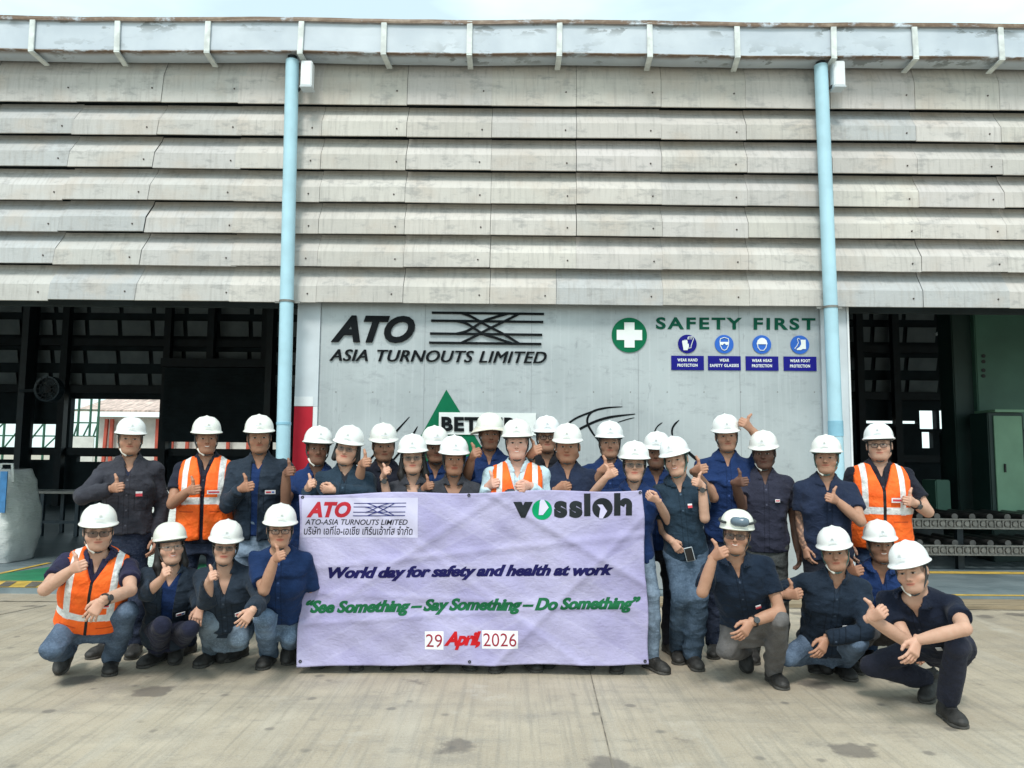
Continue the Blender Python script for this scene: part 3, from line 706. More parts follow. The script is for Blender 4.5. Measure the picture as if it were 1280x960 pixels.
# ------------------------------------------------------------------ bulk bags
def fabric_bag_mat():
    m = M('woven_bag', .7); co = m.coord(); n = m.noise(co, 3, 5); s_ = m.noise(co, 8, 3, (1, 1, 6)); 
    c = m.mix(n.step(.3, .7), (.60, .62, .61), (.74, .76, .75)); c = m.mix(s_.step(.5, .8)*.3, c, (.40, .43, .43))
    m.col(c); m.bump(m.noise(co, 12, 4, (1, 1, 5))+n*2, .5, .03); return m.m
BAGM = fabric_bag_mat()
def bulk_bag(px0, px1, py0, py1, Y, lab, strap):
    a = at(px0, py1, Y); c = at(px1, py0, Y); cx = (a[0]+c[0])/2; w_ = (c[0]-a[0])/2; h_ = c[2]-FZ
    o = empty('bulk_bag', (cx, Y+w_, FZ), lab, 'bag', 'white bulk bags in the left bay')
    b = MB(); n = 48; m = 26; vs_ = []; fs_ = []
    for i in range(m+1):
        t = i/m; z = FZ+.004+h_*t
        k = w_*(.86+.16*math.sin(math.pi*min(1, t*1.15+.05)) - .25*max(0, t-.88)/.12*.45)
        for j_ in range(n):
            a_ = 2*math.pi*j_/n; e = .48
            r_ = 1+.012*math.sin(9*a_+5*t)+.012*math.sin(23*t+3*a_)+.008*math.sin(41*t-5*a_)
            vs_.append((cx+k*r_*abs(math.cos(a_))**e*np.sign(math.cos(a_)), Y+w_+k*r_*abs(math.sin(a_))**e*np.sign(math.sin(a_)), z+.01*math.sin(7*a_)*t))
    for i in range(m):
        for j_ in range(n): fs_.append((i*n+j_, i*n+(j_+1) % n, (i+1)*n+(j_+1) % n, (i+1)*n+j_))
    fs_.append(tuple(m*n+j_ for j_ in range(n)))
    b.add(vs_, fs_); b.build('bag_body', BAGM, o, smooth=True)
    for sx in (-.6, .6):
        b = MB(); z = FZ+h_
        b.tube([(cx+sx*w_-.1, Y+w_*.4, z-.15), (cx+sx*w_-.07, Y+w_*.4, z+.08), (cx+sx*w_+.07, Y+w_*.4, z+.08), (cx+sx*w_+.1, Y+w_*.4, z-.15)], .018, 6); b.build('lifting_loop', BAGM, o)
    if strap:
        b = MB(); sx = at(strap, 600, Y)[0]
        b.box(sx-.045, sx+.045, Y-.03, Y-.012, FZ+h_*.55, FZ+h_*.99); b.build('blue_strip', simple('blue_webbing', (.06, .22, .48), .7, .2, 9), o)
bulk_bag(-78, 14, 588, 700, 9.9, 'large white bulk bag with a blue strip at the edge of the left bay', 6)
bulk_bag(172, 230, 613, 720, 9.4, 'white bulk bag half hidden behind the standing man in grey jacket', None)

# ------------------------------------------------------------------ banner
YB = 5.40
TL, TR, BR, BL = (374, 618), (803, 612.5), (811.5, 831), (372, 832.5)
def b_st(px, py):
    for _ in range(1):
        t = (py-(TL[1]+(TR[1]-TL[1])*(px-374)/429))/214.0
        xl = TL[0]+(BL[0]-TL[0])*t; xr = TR[0]+(BR[0]-TR[0])*t; s_ = (px-xl)/(xr-xl)
    return s_, t
def wr(px, py):
    s_, t = b_st(px, py)
    w_ = .009*np.sin(px*.031+1.6*np.sin(py*.024+.7)+.5*np.sin(px*.07))*(.4+.6*t)+.006*np.sin((px*.8-py)*.045+np.sin(px*.02))+.005*np.sin(py*.09+.8*np.sin(px*.018))+.003*np.sin((px+py)*.075)+.0025*np.sin((px-1.4*py)*.11+1)
    for (x0, y0, nx, ny, wd, am) in ((590, 690, .1, 1, 5, .005), (480, 745, -.05, 1, 5, .004), (700, 760, .06, 1, 4, .004), (560, 660, .55, .83, 6, .006), (720, 680, -.5, .86, 5, .006), (650, 800, .7, .7, 5, .005), (470, 640, -.6, .8, 5, .004)):
        d = (px-x0)*nx+(py-y0)*ny; w_ = w_+1.7*am*np.exp(-(d/wd)**2)
    w_ = w_+.020*np.exp(-((px-650)/40)**2-((py-612)/22)**2)+.03*np.sin(s_*9)*.2
    return w_
def bsurf(eps): return lambda px, py, l=0: (lambda p: (p[0], YB-wr(px, py)-eps-l, p[2]))(at(px, py, YB))
def banner_mat():
    m = M('banner_vinyl', .6, 0, .2); co = m.coord(); x, y, z = m.sep(co)
    n = m.noise(co, 2.5, 5); n2 = m.noise(co, 7, 6, rough=.7)
    c = m.mix(n.step(.3, .7), (.335, .31, .515), (.44, .415, .61))
    # faint printed picture of crossing track
    cx, cz = at(590, 720, YB)[0], at(590, 720, YB)[2]
    u = x-cx; v = z-cz
    for (k, o_, wd) in ((.62, .02, .075), (-.62, -.02, .075), (.62, .34, .05), (-.62, .34, .05), (.62, -.42, .05), (-.62, -.38, .05)):
        d = (v-u*k*.85-o_).abs()
        c = m.mix(d.step(wd, wd*.85)*.30*n2.step(.25, .6), c, (.44, .41, .58)); c = m.mix((d-wd*.95).abs().step(.014, .003)*.10, c, (.66, .64, .82))
    tie = ((u*3.2+v*1.5).fract()-.5).abs().step(.18, .28)*n2.step(.45, .6)
    c = m.mix(tie*.12, c, (.40, .38, .54)); c = m.mix(n2.step(.5, .75)*.35, c, (.30, .285, .42))
    m.col(c)
    cr_ = m.noise(co, 5, 4, (.5, 1, 4), .6); cr2 = m.noise(co, 14, 4, (1, 1, 2))
    cr3 = (m.noise(co, 3.2, 4, rough=.6)-.5).abs()
    m.bump(cr3*-5+(cr2-.5).abs()*-1.5+cr_*.2, .36, .013); return m.m
bn = empty('banner', tuple(at(590, 829, YB)), 'lavender World day for safety banner held in front of the standing group', 'banner')
b = MB(); nx_, nz_ = 220, 110
for i in range(nz_+1):
    for k in range(nx_+1):
        t = i/nz_; s_ = k/nx_
        px = (TL[0]+(BL[0]-TL[0])*t)*(1-s_)+(TR[0]+(BR[0]-TR[0])*t)*s_; py = (TL[1]*(1-s_)+TR[1]*s_)*(1-t)+(BL[1]*(1-s_)+BR[1]*s_)*t
        px += 1.2*math.sin(py*.06)*(abs(s_-.5)*2)**6; py += 1.6*math.sin(px*.035)*(t < .02)+.9*math.sin(px*.05+2)*(t > .98)
        b.v.append(bsurf(0)(px, py))
for i in range(nz_):
    for k in range(nx_):
        q_ = i*(nx_+1)+k; b.f.append((q_, q_+1, q_+nx_+2, q_+nx_+1)); b.mi.append(0)
o = b.build('cloth', banner_mat(), bn, smooth=True)
sm = o.modifiers.new('thickness', 'SOLIDIFY'); sm.thickness = .0015; sm.offset = 1
def patch(mb, x0, y0, x1, y1, e, sl=0, nx=40, ny=20):
    S_ = bsurf(e); vs_ = []; fs_ = []
    for i in range(ny+1):
        for k in range(nx+1):
            px = x0+(x1-x0)*k/nx; vs_.append(S_(px, y0+(y1-y0)*i/ny+sl*(px-x0)))
    for i in range(ny):
        for k in range(nx): q_ = i*(nx+1)+k; fs_.append((q_, q_+1, q_+nx+2, q_+nx+1))
    mb.add(vs_, fs_)
pmat = simple('printed_pale_panel', (.53, .51, .68), .6, .06, 6); pw = simple('pasted_white_paper', (.80, .80, .84), .6, .05, 6)
b = MB(); patch(b, 377.5, 622, 522.5, 672, .0010); b.build('logo_panel', pmat, bn, fix=False)
b = MB(); patch(b, 531, 789, 554.5, 812, .0011); b.build('day_paper', pw, bn, fix=False)
b = MB(); patch(b, 602.5, 788, 647.5, 811, .0011); b.build('year_paper', pw, bn, fix=False)
ink = lambda n, c: simple(n, c, .75, .12, 12, spec=.08)
I_RED, I_BLK, I_NAVY, I_GRN, I_DRED = ink('red_ink', (.46, .03, .045)), ink('black_ink', (.022, .022, .03)), ink('navy_ink', (.013, .012, .080)), ink('green_ink', (.015, .12, .05)), ink('date_ink', (.30, .03, .05))
E1 = .0021
b = MB(); text_on(b, 'ATO', 383, 627, 439.5, 647, bsurf(E1), 0, .05, .32, sub=.15); b.build('initials', I_RED, bn)
b = MB(); text_on(b, 'ATO-ASIA TURNOUTS LIMITED', 381, 649, 510, 656, bsurf(E1), 0, .012, .3, sub=.15); b.build('company_name', I_BLK, bn)
b = MB(); text_on(b, 'บริษัท เอทีโอ-เอเชีย เทิร์นเอ้าท์ส จำกัด', 379.5, 657, 516, 668.5, bsurf(E1), 0, .012, .15, sub=.15); b.build('thai_company_name', I_BLK, bn)
def brib(mb, pts, w, e=E1):
    P = np.array(pts, float); n = 10*(len(P)-1); out = []
    for i in range(n+1):
        t = i/n*(len(P)-1); k = min(int(t), len(P)-2); u = t-k
        a, b_, c, d = P[max(k-1, 0)], P[k], P[k+1], P[min(k+2, len(P)-1)]
        out.append(.5*((2*b_)+(-a+c)*u+(2*a-5*b_+4*c-d)*u*u+(-a+3*b_-3*c+d)*u**3))
    out = np.array(out); tg = np.gradient(out, axis=0); nn = np.stack([-tg[:, 1], tg[:, 0]], 1); nn /= np.linalg.norm(nn, axis=1)[:, None]+1e-9
    S_ = bsurf(e); mb.add([S_(*(out[i]+nn[i]*sg*w/2)) for i in range(n+1) for sg in (-1, 1)], [(2*i, 2*i+1, 2*i+3, 2*i+2) for i in range(n)])
b = MB(); track(b, 443, 508, (629, 633.5, 640, 644.5), -.005, 1.0, lambda p, w: brib(b, p, w, E1+.00002*len(b.f))); b.build('track_emblem', ink('blue_ink', (.03, .035, .16)), bn)
b = MB()
for q_ in (-.4, .4): text_on(b, 'World day for safety and health at work', 411.5+q_, 708.5, 766.5+q_, 727, bsurf(E1+.0004*q_), -.012, .040, .36, 1.0, .85, sub=.12)
b.build('headline', I_NAVY, bn)
b = MB()
for q_ in (-.4, .4): text_on(b, '“See Something – Say Something – Do Something”', 382.5+q_, 750, 800.5+q_, 770.5, bsurf(E1+.0004*q_), -.012, .040, .36, 1.0, .85, sub=.12)
b.build('motto', I_GRN, bn)
b = MB(); text_on(b, '29', 532.5, 792.5, 553, 809, bsurf(E1), 0, .0, 0, sub=.15); b.build('day_number', I_DRED, bn)
b = MB(); text_on(b, 'April,', 555, 789, 601.5, 812, bsurf(E1), 0, .05, .36, .9, sub=.15); b.build('month_name', ink('bright_red_ink', (.50, .015, .02)), bn)
b = MB(); text_on(b, '2026', 604, 791.5, 645.5, 808, bsurf(E1), 0, .0, 0, sub=.15); b.build('year_number', I_DRED, bn)
# company wordmark, the round letters drawn as discs with an arrow cut
b = MB(); text_on(b, 'v', 641.5, 627, 666, 647, bsurf(E1), 0, .09, 0, sub=.15)
text_on(b, 's', 692.5, 626, 709, 647.3, bsurf(E1), 0, .07, 0, sub=.15); text_on(b, 's', 711.5, 626, 728, 647.3, bsurf(E1), 0, .07, 0, sub=.15)
def P_(pts, e=E1):
    vv, ff = refine([(x, y, 0) for x, y in pts], [tuple(range(len(pts)))], 3.0); b.add([bsurf(e)(q[0], q[1]) for q in vv], ff)
P_([(730, 617), (738, 616.8), (738, 645), (730, 645.2)]); P_([(767.5, 616.3), (775.5, 616.2), (775.5, 644.5), (767.5, 644.7)])
brib(b, [(776.5, 632), (779, 627.5), (782.5, 626.3), (786, 629), (786, 636), (786, 644.3)], 7.6)
b.build('wordmark', ink('charcoal_ink', (.022, .026, .030)), bn)
def odisc(cx, cy, r, mt, name, flip):
    b = MB(); S_ = bsurf(E1); n = 40
    pts = [S_(cx+r*q*math.cos(a), cy+r*q*math.sin(a)) for q in (.02, .25, .5, .75, 1) for a in np.linspace(0, 2*math.pi, n, endpoint=False)]
    b.add(pts, [(i*n+k, i*n+(k+1) % n, (i+1)*n+(k+1) % n, (i+1)*n+k) for i in range(4) for k in range(n)]); b.cur = 1
    w = [(-.10, -1.02), (.20, -1.0), (.66, -.22), (.08, .52), (-.36, .52), (.24, -.2), (-.22, -.85)] if not flip else [(-.5, -.36), (.0, -.36), (.46, .28), (.02, 1.02), (-.36, .98), (.0, .3), (-.2, 0)]
    S2 = bsurf(E1+.003); vv, ff = refine([(cx+x*r, cy+y*r, 0) for x, y in w], [tuple(range(len(w)))], 3.0); b.add([S2(q[0], q[1]) for q in vv], ff)
    b.build(name, [mt, simple('banner_lilac_ink', (.58, .55, .77), .55, .05, 6)], bn)
odisc(677.5, 637, 12.5, ink('bright_green_ink', (.004, .27, .11)), 'green_round_letter', False)
odisc(753, 635.2, 12.8, ink('charcoal_ink', (.022, .026, .030)), 'dark_round_letter', True)
for (px, py) in ((378, 621.5), (586, 619), (800, 615.5), (806, 826), (587, 827), (376, 826)):
    p = bsurf(.004)(px, py); b = MB(); b.tube([(p[0]+.008*math.cos(a), p[1], p[2]+.008*math.sin(a)) for a in np.linspace(0, 6.283, 12, endpoint=False)], .0035, 6, True); b.build('eyelet', MT['black'], bn)

# ------------------------------------------------------------------ implicit surfaces (numpy surface nets)
def smin(a, b, k):
    if k <= 0: return np.minimum(a, b)
    h = np.maximum(k-np.abs(a-b), 0)/k
    return np.minimum(a, b)-h*h*k*.25
class Fld:
    CAP = .1
    def __init__(s, lo, hi, h):
        s.h = h; s.lo = np.array(lo, float); s.n = np.ceil((np.array(hi)-s.lo)/h).astype(int)+2
        s.ax = [(s.lo[i]+h*np.arange(s.n[i])).astype(np.float32) for i in range(3)]
        s.V = np.full(s.n, s.CAP, np.float32)
    def box(s, lo, hi):
        sl = []
        for i in range(3):
            a = max(0, int((lo[i]-s.lo[i])/s.h)-1); b = min(s.n[i], int((hi[i]-s.lo[i])/s.h)+3)
            if b <= a: return None, None
            sl.append(slice(a, b))
        return tuple(sl), (s.ax[0][sl[0]][:, None, None], s.ax[1][sl[1]][None, :, None], s.ax[2][sl[2]][None, None, :])
    def put(s, sl, d, k=0, sub=False):
        if sub: s.V[sl] = -smin(-s.V[sl], d, k)
        else: s.V[sl] = smin(s.V[sl], np.minimum(d, s.CAP), k)
    def cone(s, a, b, ra, rb, k=.02, bul=0, sub=False, cuts=()):
        a = np.asarray(a, float); b = np.asarray(b, float)
        pad = max(ra, rb)+bul+.06
        sl, P = s.box(np.minimum(a, b)-pad, np.maximum(a, b)+pad)
        if sl is None: return
        ab = b-a; L2 = max(1e-9, ab@ab)
        q = [P[i]-a[i] for i in range(3)]
        h = np.clip((q[0]*ab[0]+q[1]*ab[1]+q[2]*ab[2])/L2, 0, 1)
        d = np.sqrt((q[0]-h*ab[0])**2+(q[1]-h*ab[1])**2+(q[2]-h*ab[2])**2)
        d = d-(ra+(rb-ra)*h+bul*np.sin(np.pi*h))
        for c, n in cuts: d = np.maximum(d, (P[0]-c[0])*n[0]+(P[1]-c[1])*n[1]+(P[2]-c[2])*n[2])
        s.put(sl, d, k, sub)
    def ell(s, c, rad, A=None, k=.02, sub=False):
        c = np.asarray(c, float); rad = np.asarray(rad, float); pad = rad.max()+.06
        sl, P = s.box(c-pad, c+pad)
        if sl is None: return
        q = [P[i]-c[i] for i in range(3)]
        if A is not None: q = [q[0]*A[j][0]+q[1]*A[j][1]+q[2]*A[j][2] for j in range(3)]
        k0 = np.sqrt((q[0]/rad[0])**2+(q[1]/rad[1])**2+(q[2]/rad[2])**2)
        k1 = np.sqrt((q[0]/rad[0]**2)**2+(q[1]/rad[1]**2)**2+(q[2]/rad[2]**2)**2)
        s.put(sl, k0*(k0-1)/np.maximum(k1, 1e-6), k, sub)
    def full(s):
        return tuple(slice(None) for _ in range(3)), (s.ax[0][:, None, None], s.ax[1][None, :, None], s.ax[2][None, None, :])
    def torso(s, T, infl, u0, u1, k=.03):
        sl, P = s.full()
        x, f, u = T.local(P)
        t = u/T.L
        w = np.interp(t, T.t, T.w).astype(np.float32)+infl; d = np.interp(t, T.t, T.d).astype(np.float32)+infl
        f = f-np.interp(t, T.t, T.fo).astype(np.float32)
        e = (np.abs(x/w)**2.4+np.abs(f/d)**2.4)**(1/2.4)
        q = (e-1)*np.minimum(w, d)
        q = np.maximum(q, np.maximum(u-u1, u0-u))
        s.put(sl, q.astype(np.float32), k)
    def wrinkle(s, amp, seed, kmin=28, kmax=85, n=7, zs=1.0):
        r = np.random.default_rng(seed); sl, P = s.full(); acc = 0
        for i in range(n):
            d = r.normal(size=3); d[2] *= zs; d /= np.linalg.norm(d); kk = r.uniform(kmin, kmax); ph = r.uniform(0, 6.28)
            d2 = r.normal(size=3)*12
            acc = acc - (1-2*np.abs(np.sin(.5*(P[0]*d[0]+P[1]*d[1]+P[2]*d[2])*kk+ph+.9*np.sin(P[0]*d2[0]+P[1]*d2[1]+P[2]*d2[2]))))
        s.V += (amp*np.clip(acc/n*2.2-.35, -1.1, .25)).astype(np.float32)
    def plane(s, c, n):
        sl, P = s.full(); s.V = np.maximum(s.V, ((P[0]-c[0])*n[0]+(P[1]-c[1])*n[1]+(P[2]-c[2])*n[2]).astype(np.float32))
    def mesh(s):
        V = s.V; ins = V < 0
        n = np.array(V.shape)
        c = sum(ins[i:n[0]-1+i, j:n[1]-1+j, k:n[2]-1+k].astype(np.int8) for i in (0, 1) for j in (0, 1) for k in (0, 1))
        I = np.argwhere((c > 0) & (c < 8))
        if not len(I): return np.zeros((0, 3)), np.zeros((0, 4), int)
        idx = np.full(n-1, -1, np.int32); idx[I[:, 0], I[:, 1], I[:, 2]] = np.arange(len(I))
        off = np.array([(i, j, k) for i in (0, 1) for j in (0, 1) for k in (0, 1)])
        val = np.stack([V[I[:, 0]+o[0], I[:, 1]+o[1], I[:, 2]+o[2]] for o in off], 1)
        acc = np.zeros((len(I), 3)); cnt = np.zeros(len(I))
        for a in range(8):
            for b in range(a+1, 8):
                if abs(off[a]-off[b]).sum() != 1: continue
                va, vb = val[:, a], val[:, b]; m = (va < 0) != (vb < 0)
                t = np.where(m, va/np.where(m, va-vb, 1), 0)
                acc += np.where(m[:, None], off[a]+(off[b]-off[a])*t[:, None], 0); cnt += m
        verts = s.lo+(I+acc/cnt[:, None])*s.h
        F = []
        for ax in range(3):
            b1, b2 = (ax+1) % 3, (ax+2) % 3
            sa = [slice(None)]*3; sb = [slice(None)]*3; sa[ax] = slice(0, -1); sb[ax] = slice(1, None)
            ch = ins[tuple(sa)] != ins[tuple(sb)]
            J = np.argwhere(ch); J = J[(J[:, b1] > 0) & (J[:, b2] > 0) & (J[:, b1] < n[b1]-1) & (J[:, b2] < n[b2]-1)]
            if not len(J): continue
            e1 = np.zeros(3, int); e1[b1] = 1; e2 = np.zeros(3, int); e2[b2] = 1
            g = lambda q: idx[q[:, 0], q[:, 1], q[:, 2]]
            quad = np.stack([g(J), g(J-e1), g(J-e1-e2), g(J-e2)], 1)
            fl_ = ins[J[:, 0], J[:, 1], J[:, 2]]
            quad[~fl_] = quad[~fl_][:, ::-1]
            # winding: make faces look outwards
            F.append(quad if True else quad)
        F = np.concatenate(F); F = F[(F >= 0).all(1)]
        return verts, F[:, ::-1]
def np_mesh(name, v, f, mat, parent=None, attrs=None, mi=None):
    me = bpy.data.meshes.new(name); v = np.asarray(v, np.float32); f = np.asarray(f, np.int32)
    me.vertices.add(len(v)); me.vertices.foreach_set('co', v.ravel())
    k = f.shape[1]
    me.loops.add(f.size); me.loops.foreach_set('vertex_index', f.ravel())
    me.polygons.add(len(f)); me.polygons.foreach_set('loop_start', np.arange(0, f.size, k, dtype=np.int32))
    me.polygons.foreach_set('use_smooth', np.ones(len(f), bool))
    for m in (mat if isinstance(mat, (list, tuple)) else [mat]): me.materials.append(m)
    for nm, (ty, arr) in (attrs or {}).items():
        if ty == 'COL':
            a = me.color_attributes.new(nm, 'FLOAT_COLOR', 'POINT'); a.data.foreach_set('color', np.concatenate([arr, np.ones((len(arr), 1))], 1).astype(np.float32).ravel())
        else:
            a = me.attributes.new(nm, 'FLOAT_VECTOR', 'POINT'); a.data.foreach_set('vector', np.asarray(arr, np.float32).ravel())
    me.update(); me.validate()
    o = bpy.data.objects.new(name, me); COL.objects.link(o)
    if parent: o.parent = parent
    return o

# ------------------------------------------------------------------ materials for people
def skin_mat(smile):
    m = M('skin_smiling' if smile else 'skin', .55, 0, .3)
    t = m.attr('tint').outputs['Color']; hp = m.attr('hp').outputs['Vector']; x, y, z = m.sep(hp); ax = x.abs()
    hair = m.attr('hairc').outputs['Color']
    zs = z-ax*ax*(13.0 if smile else 2.5)
    def ell(cx, cz, rx, rz, s=.25, zz=None):
        a = (ax-cx)/rx; b = ((zz or z)-cz)/rz
        return (a*a+b*b).step(1+s, 1-s)
    front = y.step(.045, .055)
    n = m.noise(m.coord(), 28, 4)
    c = m.mix(n.step(.3, .75)*.4, t, m.mix(1.0, t, (.80, .70, .66), 'MULTIPLY'))
    chk = ell(.036, -.032, .026, .024, .8)*front
    c = m.mix(chk*.28, c, m.mix(1.0, t, (1.15, .78, .72), 'MULTIPLY'))
    c = m.mix(ell(0, -.062 if smile else -.061, .027, .0085 if smile else .0095, .3, zs)*front*.75, c, m.mix(1.0, t, (.95, .50, .48), 'MULTIPLY'))
    if smile: c = m.mix(ell(0, -.0620, .019, .0036, .4, zs)*front*.9, c, (.68, .64, .58))
    else: c = m.mix(ell(0, -.061, .025, .0019, .5, zs)*front*.9, c, m.mix(1.0, t, (.25, .15, .15), 'MULTIPLY'))
    brow_z = z-(ax-.034)*-.10
    a = (ax-.034)/.0215; b = (brow_z-.0235)/.0048
    c = m.mix((a*a+b*b).step(1.5, .6)*front*.55, c, hair)
    eye = ell(.032, .0012, .0155, .0050, .2)*front
    c = m.mix(eye*.85, c, (.36, .33, .31))
    c = m.mix(ell(.032, .0015, .0072, .0072, .15)*eye, c, (.012, .008, .006))
    lid = ell(.032, .0060, .0165, .0026, .5)*front
    c = m.mix(lid*.6, c, (.03, .018, .014))
    c = m.mix(ell(.0085, -.0385, .0042, .0026, .5)*front*.8, c, m.mix(1.0, t, (.3, .2, .18), 'MULTIPLY'))
    m.col(c); m.b.inputs['Subsurface Weight'].default_value = .06; m.b.inputs['Subsurface Radius'].default_value = (.012, .005, .003)
    m.bump(m.noise(m.coord(), 120, 3), .12, .002)
    return m.m
SKIN = skin_mat(False); SKIN_S = skin_mat(True)
_cl = {}
def cloth(c, rough=.85, weave=True, name='fabric'):
    key = (c, rough, name)
    if key in _cl: return _cl[key]
    m = M(name, rough, 0, .1); co = m.coord()
    n = m.noise(co, 7, 5, rough=.6); f = m.noise(co, 170, 2)
    cc = m.mix(n.step(.3, .75), tuple(x*.72 for x in c), tuple(x*1.25 for x in c))
    cc = m.mix(f.step(.3, .8)*.35, cc, tuple(min(1, x*1.6+.004) for x in c))
    x, fr, u = m.sep(m.attr('rest').outputs['Vector']); ax = x.abs(); front = fr.step(.02, .03)
    if name != 'trouser_twill' and name != 'jersey':
        pl = (ax-.017).abs().step(.0035, .0015)*front*.6
        if name == 'jacket_poplin':
            po = ((ax-.095).abs()-.042).max((u-.33).abs()-.055).abs().step(.004, .0015)*front
            pl = pl.max(po*.8)
        cc = m.mix(pl, cc, tuple(v*.35 for v in c))
        if name == 'polo_pique': pl = pl*u.step(.35, .36)
        bt = (ax*ax+((u*9).fract()-.5)*((u*9).fract()-.5)*.0123).step(.00006, .00003)*front
        if name == 'polo_pique': bt = bt*u.step(.35, .36)
        cc = m.mix(bt*.8, cc, tuple(min(1, v*2.5+.03) for v in c))
    cr1 = (m.noise(co, 6.5, 2, (1, 1, 1.5), .45)-.5).abs(); cr2 = (m.noise(co, 21, 3, (1, 1, 1.3), .5)-.5).abs()
    m.col(cc); m.bump(cr1*-4.5+cr2*-1.2+f*.10, .65, .012)
    m.b.inputs['Sheen Weight'].default_value = .05
    _cl[key] = m.m; return m.m
def denim(c):
    key = ('denim', c)
    if key in _cl: return _cl[key]
    m = M('denim', .9, 0, .08); co = m.coord(); n = m.noise(co, 6, 5, rough=.65); f = m.noise(co, 90, 3); s_ = m.noise(co, 14, 3, (1, 1, .25))
    cc = m.mix(n.step(.35, .7), tuple(x*.72 for x in c), tuple(min(1, x*1.35+.02) for x in c))
    cc = m.mix(f.step(.4, .8)*.4, cc, tuple(min(1, x*1.8+.05) for x in c)); cc = m.mix(s_.step(.55, .75)*.3, cc, tuple(x*.55 for x in c))
    m.col(cc); m.bump((m.noise(co, 7, 2, (1, 1, 1.8))-.5).abs()*-4+(m.noise(co, 20, 3, (1, 1, 2))-.5).abs()*-.9+f*.15, .5, .011); _cl[key] = m.m; return m.m
def vest_mat(v):
    """v: (stripe x0, x1, band u0, u1, zip half width)"""
    m = M('hi_vis_vest', .7, 0, .3); r = m.attr('rest').outputs['Vector']; x, f, u = m.sep(r); ax = x.abs(); co = m.coord()
    n = m.noise(co, 10, 4)
    c = m.mix(n.step(.3, .75), (.86, .115, .012), (.97, .165, .022))
    ve = ax.step(v[0]-.002, v[0])*ax.step(v[1]+.002, v[1])*u.step(v[2]-.01, v[2])
    ba = u.step(v[2]-.002, v[2])*u.step(v[3]+.002, v[3])
    st = (ve).max(ba)
    g = m.noise(co, 26, 3)
    c = m.mix(st, c, m.mix(g.step(.3, .7), (.56, .57, .57), (.78, .79, .78)))
    pk = ax.step(.055, .058)*ax.step(.165, .162)*(u-(v[2]-.055)).abs().step(.006, .004)
    c = m.mix(pk*.7, c, (.42, .05, .01))
    if v[4] > 0: c = m.mix(ax.step(v[4]+.002, v[4])*f.step(.0, .01), c, (.012, .012, .014))
    m.col(c); m.bump((m.noise(co, 8, 3)-.5).abs()*-4+(m.noise(co, 20, 3)-.5).abs()*-2, .55, .011); return m.m
HELM = M('helmet_shell', .34, 0, .45); _oi = X(HELM.nt, HELM.node('ShaderNodeObjectInfo').outputs['Random']); _hc = HELM.coord()
_c = HELM.mix(_oi, (.80, .82, .83), (.76, .76, .71)); _c = HELM.mix(HELM.noise(_hc, 14, 4).step(.4, .8)*.5, _c, (.68, .70, .71))
_c = HELM.mix(HELM.noise(_hc, 40, 5, (1, 1, 3), .75).step(.60, .72)*.5, _c, (.45, .45, .44)); HELM.col(_c); HELM.rough(HELM.noise(_hc, 25, 4).step(.3, .8)*.25+.26); HELM = HELM.m
HELM_C = simple('cream_helmet_shell', (.74, .75, .68), .35, .06, 10)
HELM_T = simple('tan_helmet_shell', (.66, .62, .52), .5, .12, 12)
STRAP = simple('chin_strap_web', (.035, .04, .042), .8, .3, 20); STRAP_G = simple('green_chin_strap_web', (.05, .11, .10), .8, .3, 20)
CUP = simple('white_chin_cup', (.66, .64, .58), .6, .1, 12)
HAIR = simple('black_hair', (.012, .010, .010), .55, .4, 60, bump=.4, stretch=(1, 1, .2)); HAIR_G = simple('grey_hair', (.16, .15, .14), .6, .3, 60)
BOOT = simple('boot_leather', (.026, .025, .024), .6, .6, 16, bump=.4, bscale=60); SOLE = simple('boot_sole', (.060, .057, .052), .85, .45, 16, bump=.4)
LENS = M('tinted_lens', .08, 0, .6); LENS.col((.06, .05, .05)); LENS.b.inputs['Alpha'].default_value = .55; LENS = LENS.m
LENS_C = M('clear_lens', .05, 0, .5); LENS_C.col((.5, .5, .5)); LENS_C.b.inputs['Alpha'].default_value = .12; LENS_C = LENS_C.m
FRAME = simple('glasses_frame', (.015, .012, .012), .35, .2, 20); FRAME_M = simple('metal_glasses_frame', (.25, .23, .2), .3, .1, 20, .7)
B_WHITE = simple('badge_white', (.70, .70, .72), .6, .1, 30); B_RED = simple('badge_red', (.55, .05, .07), .6, .1, 30); B_BLUE = simple('badge_blue', (.05, .12, .4), .6, .1, 30)

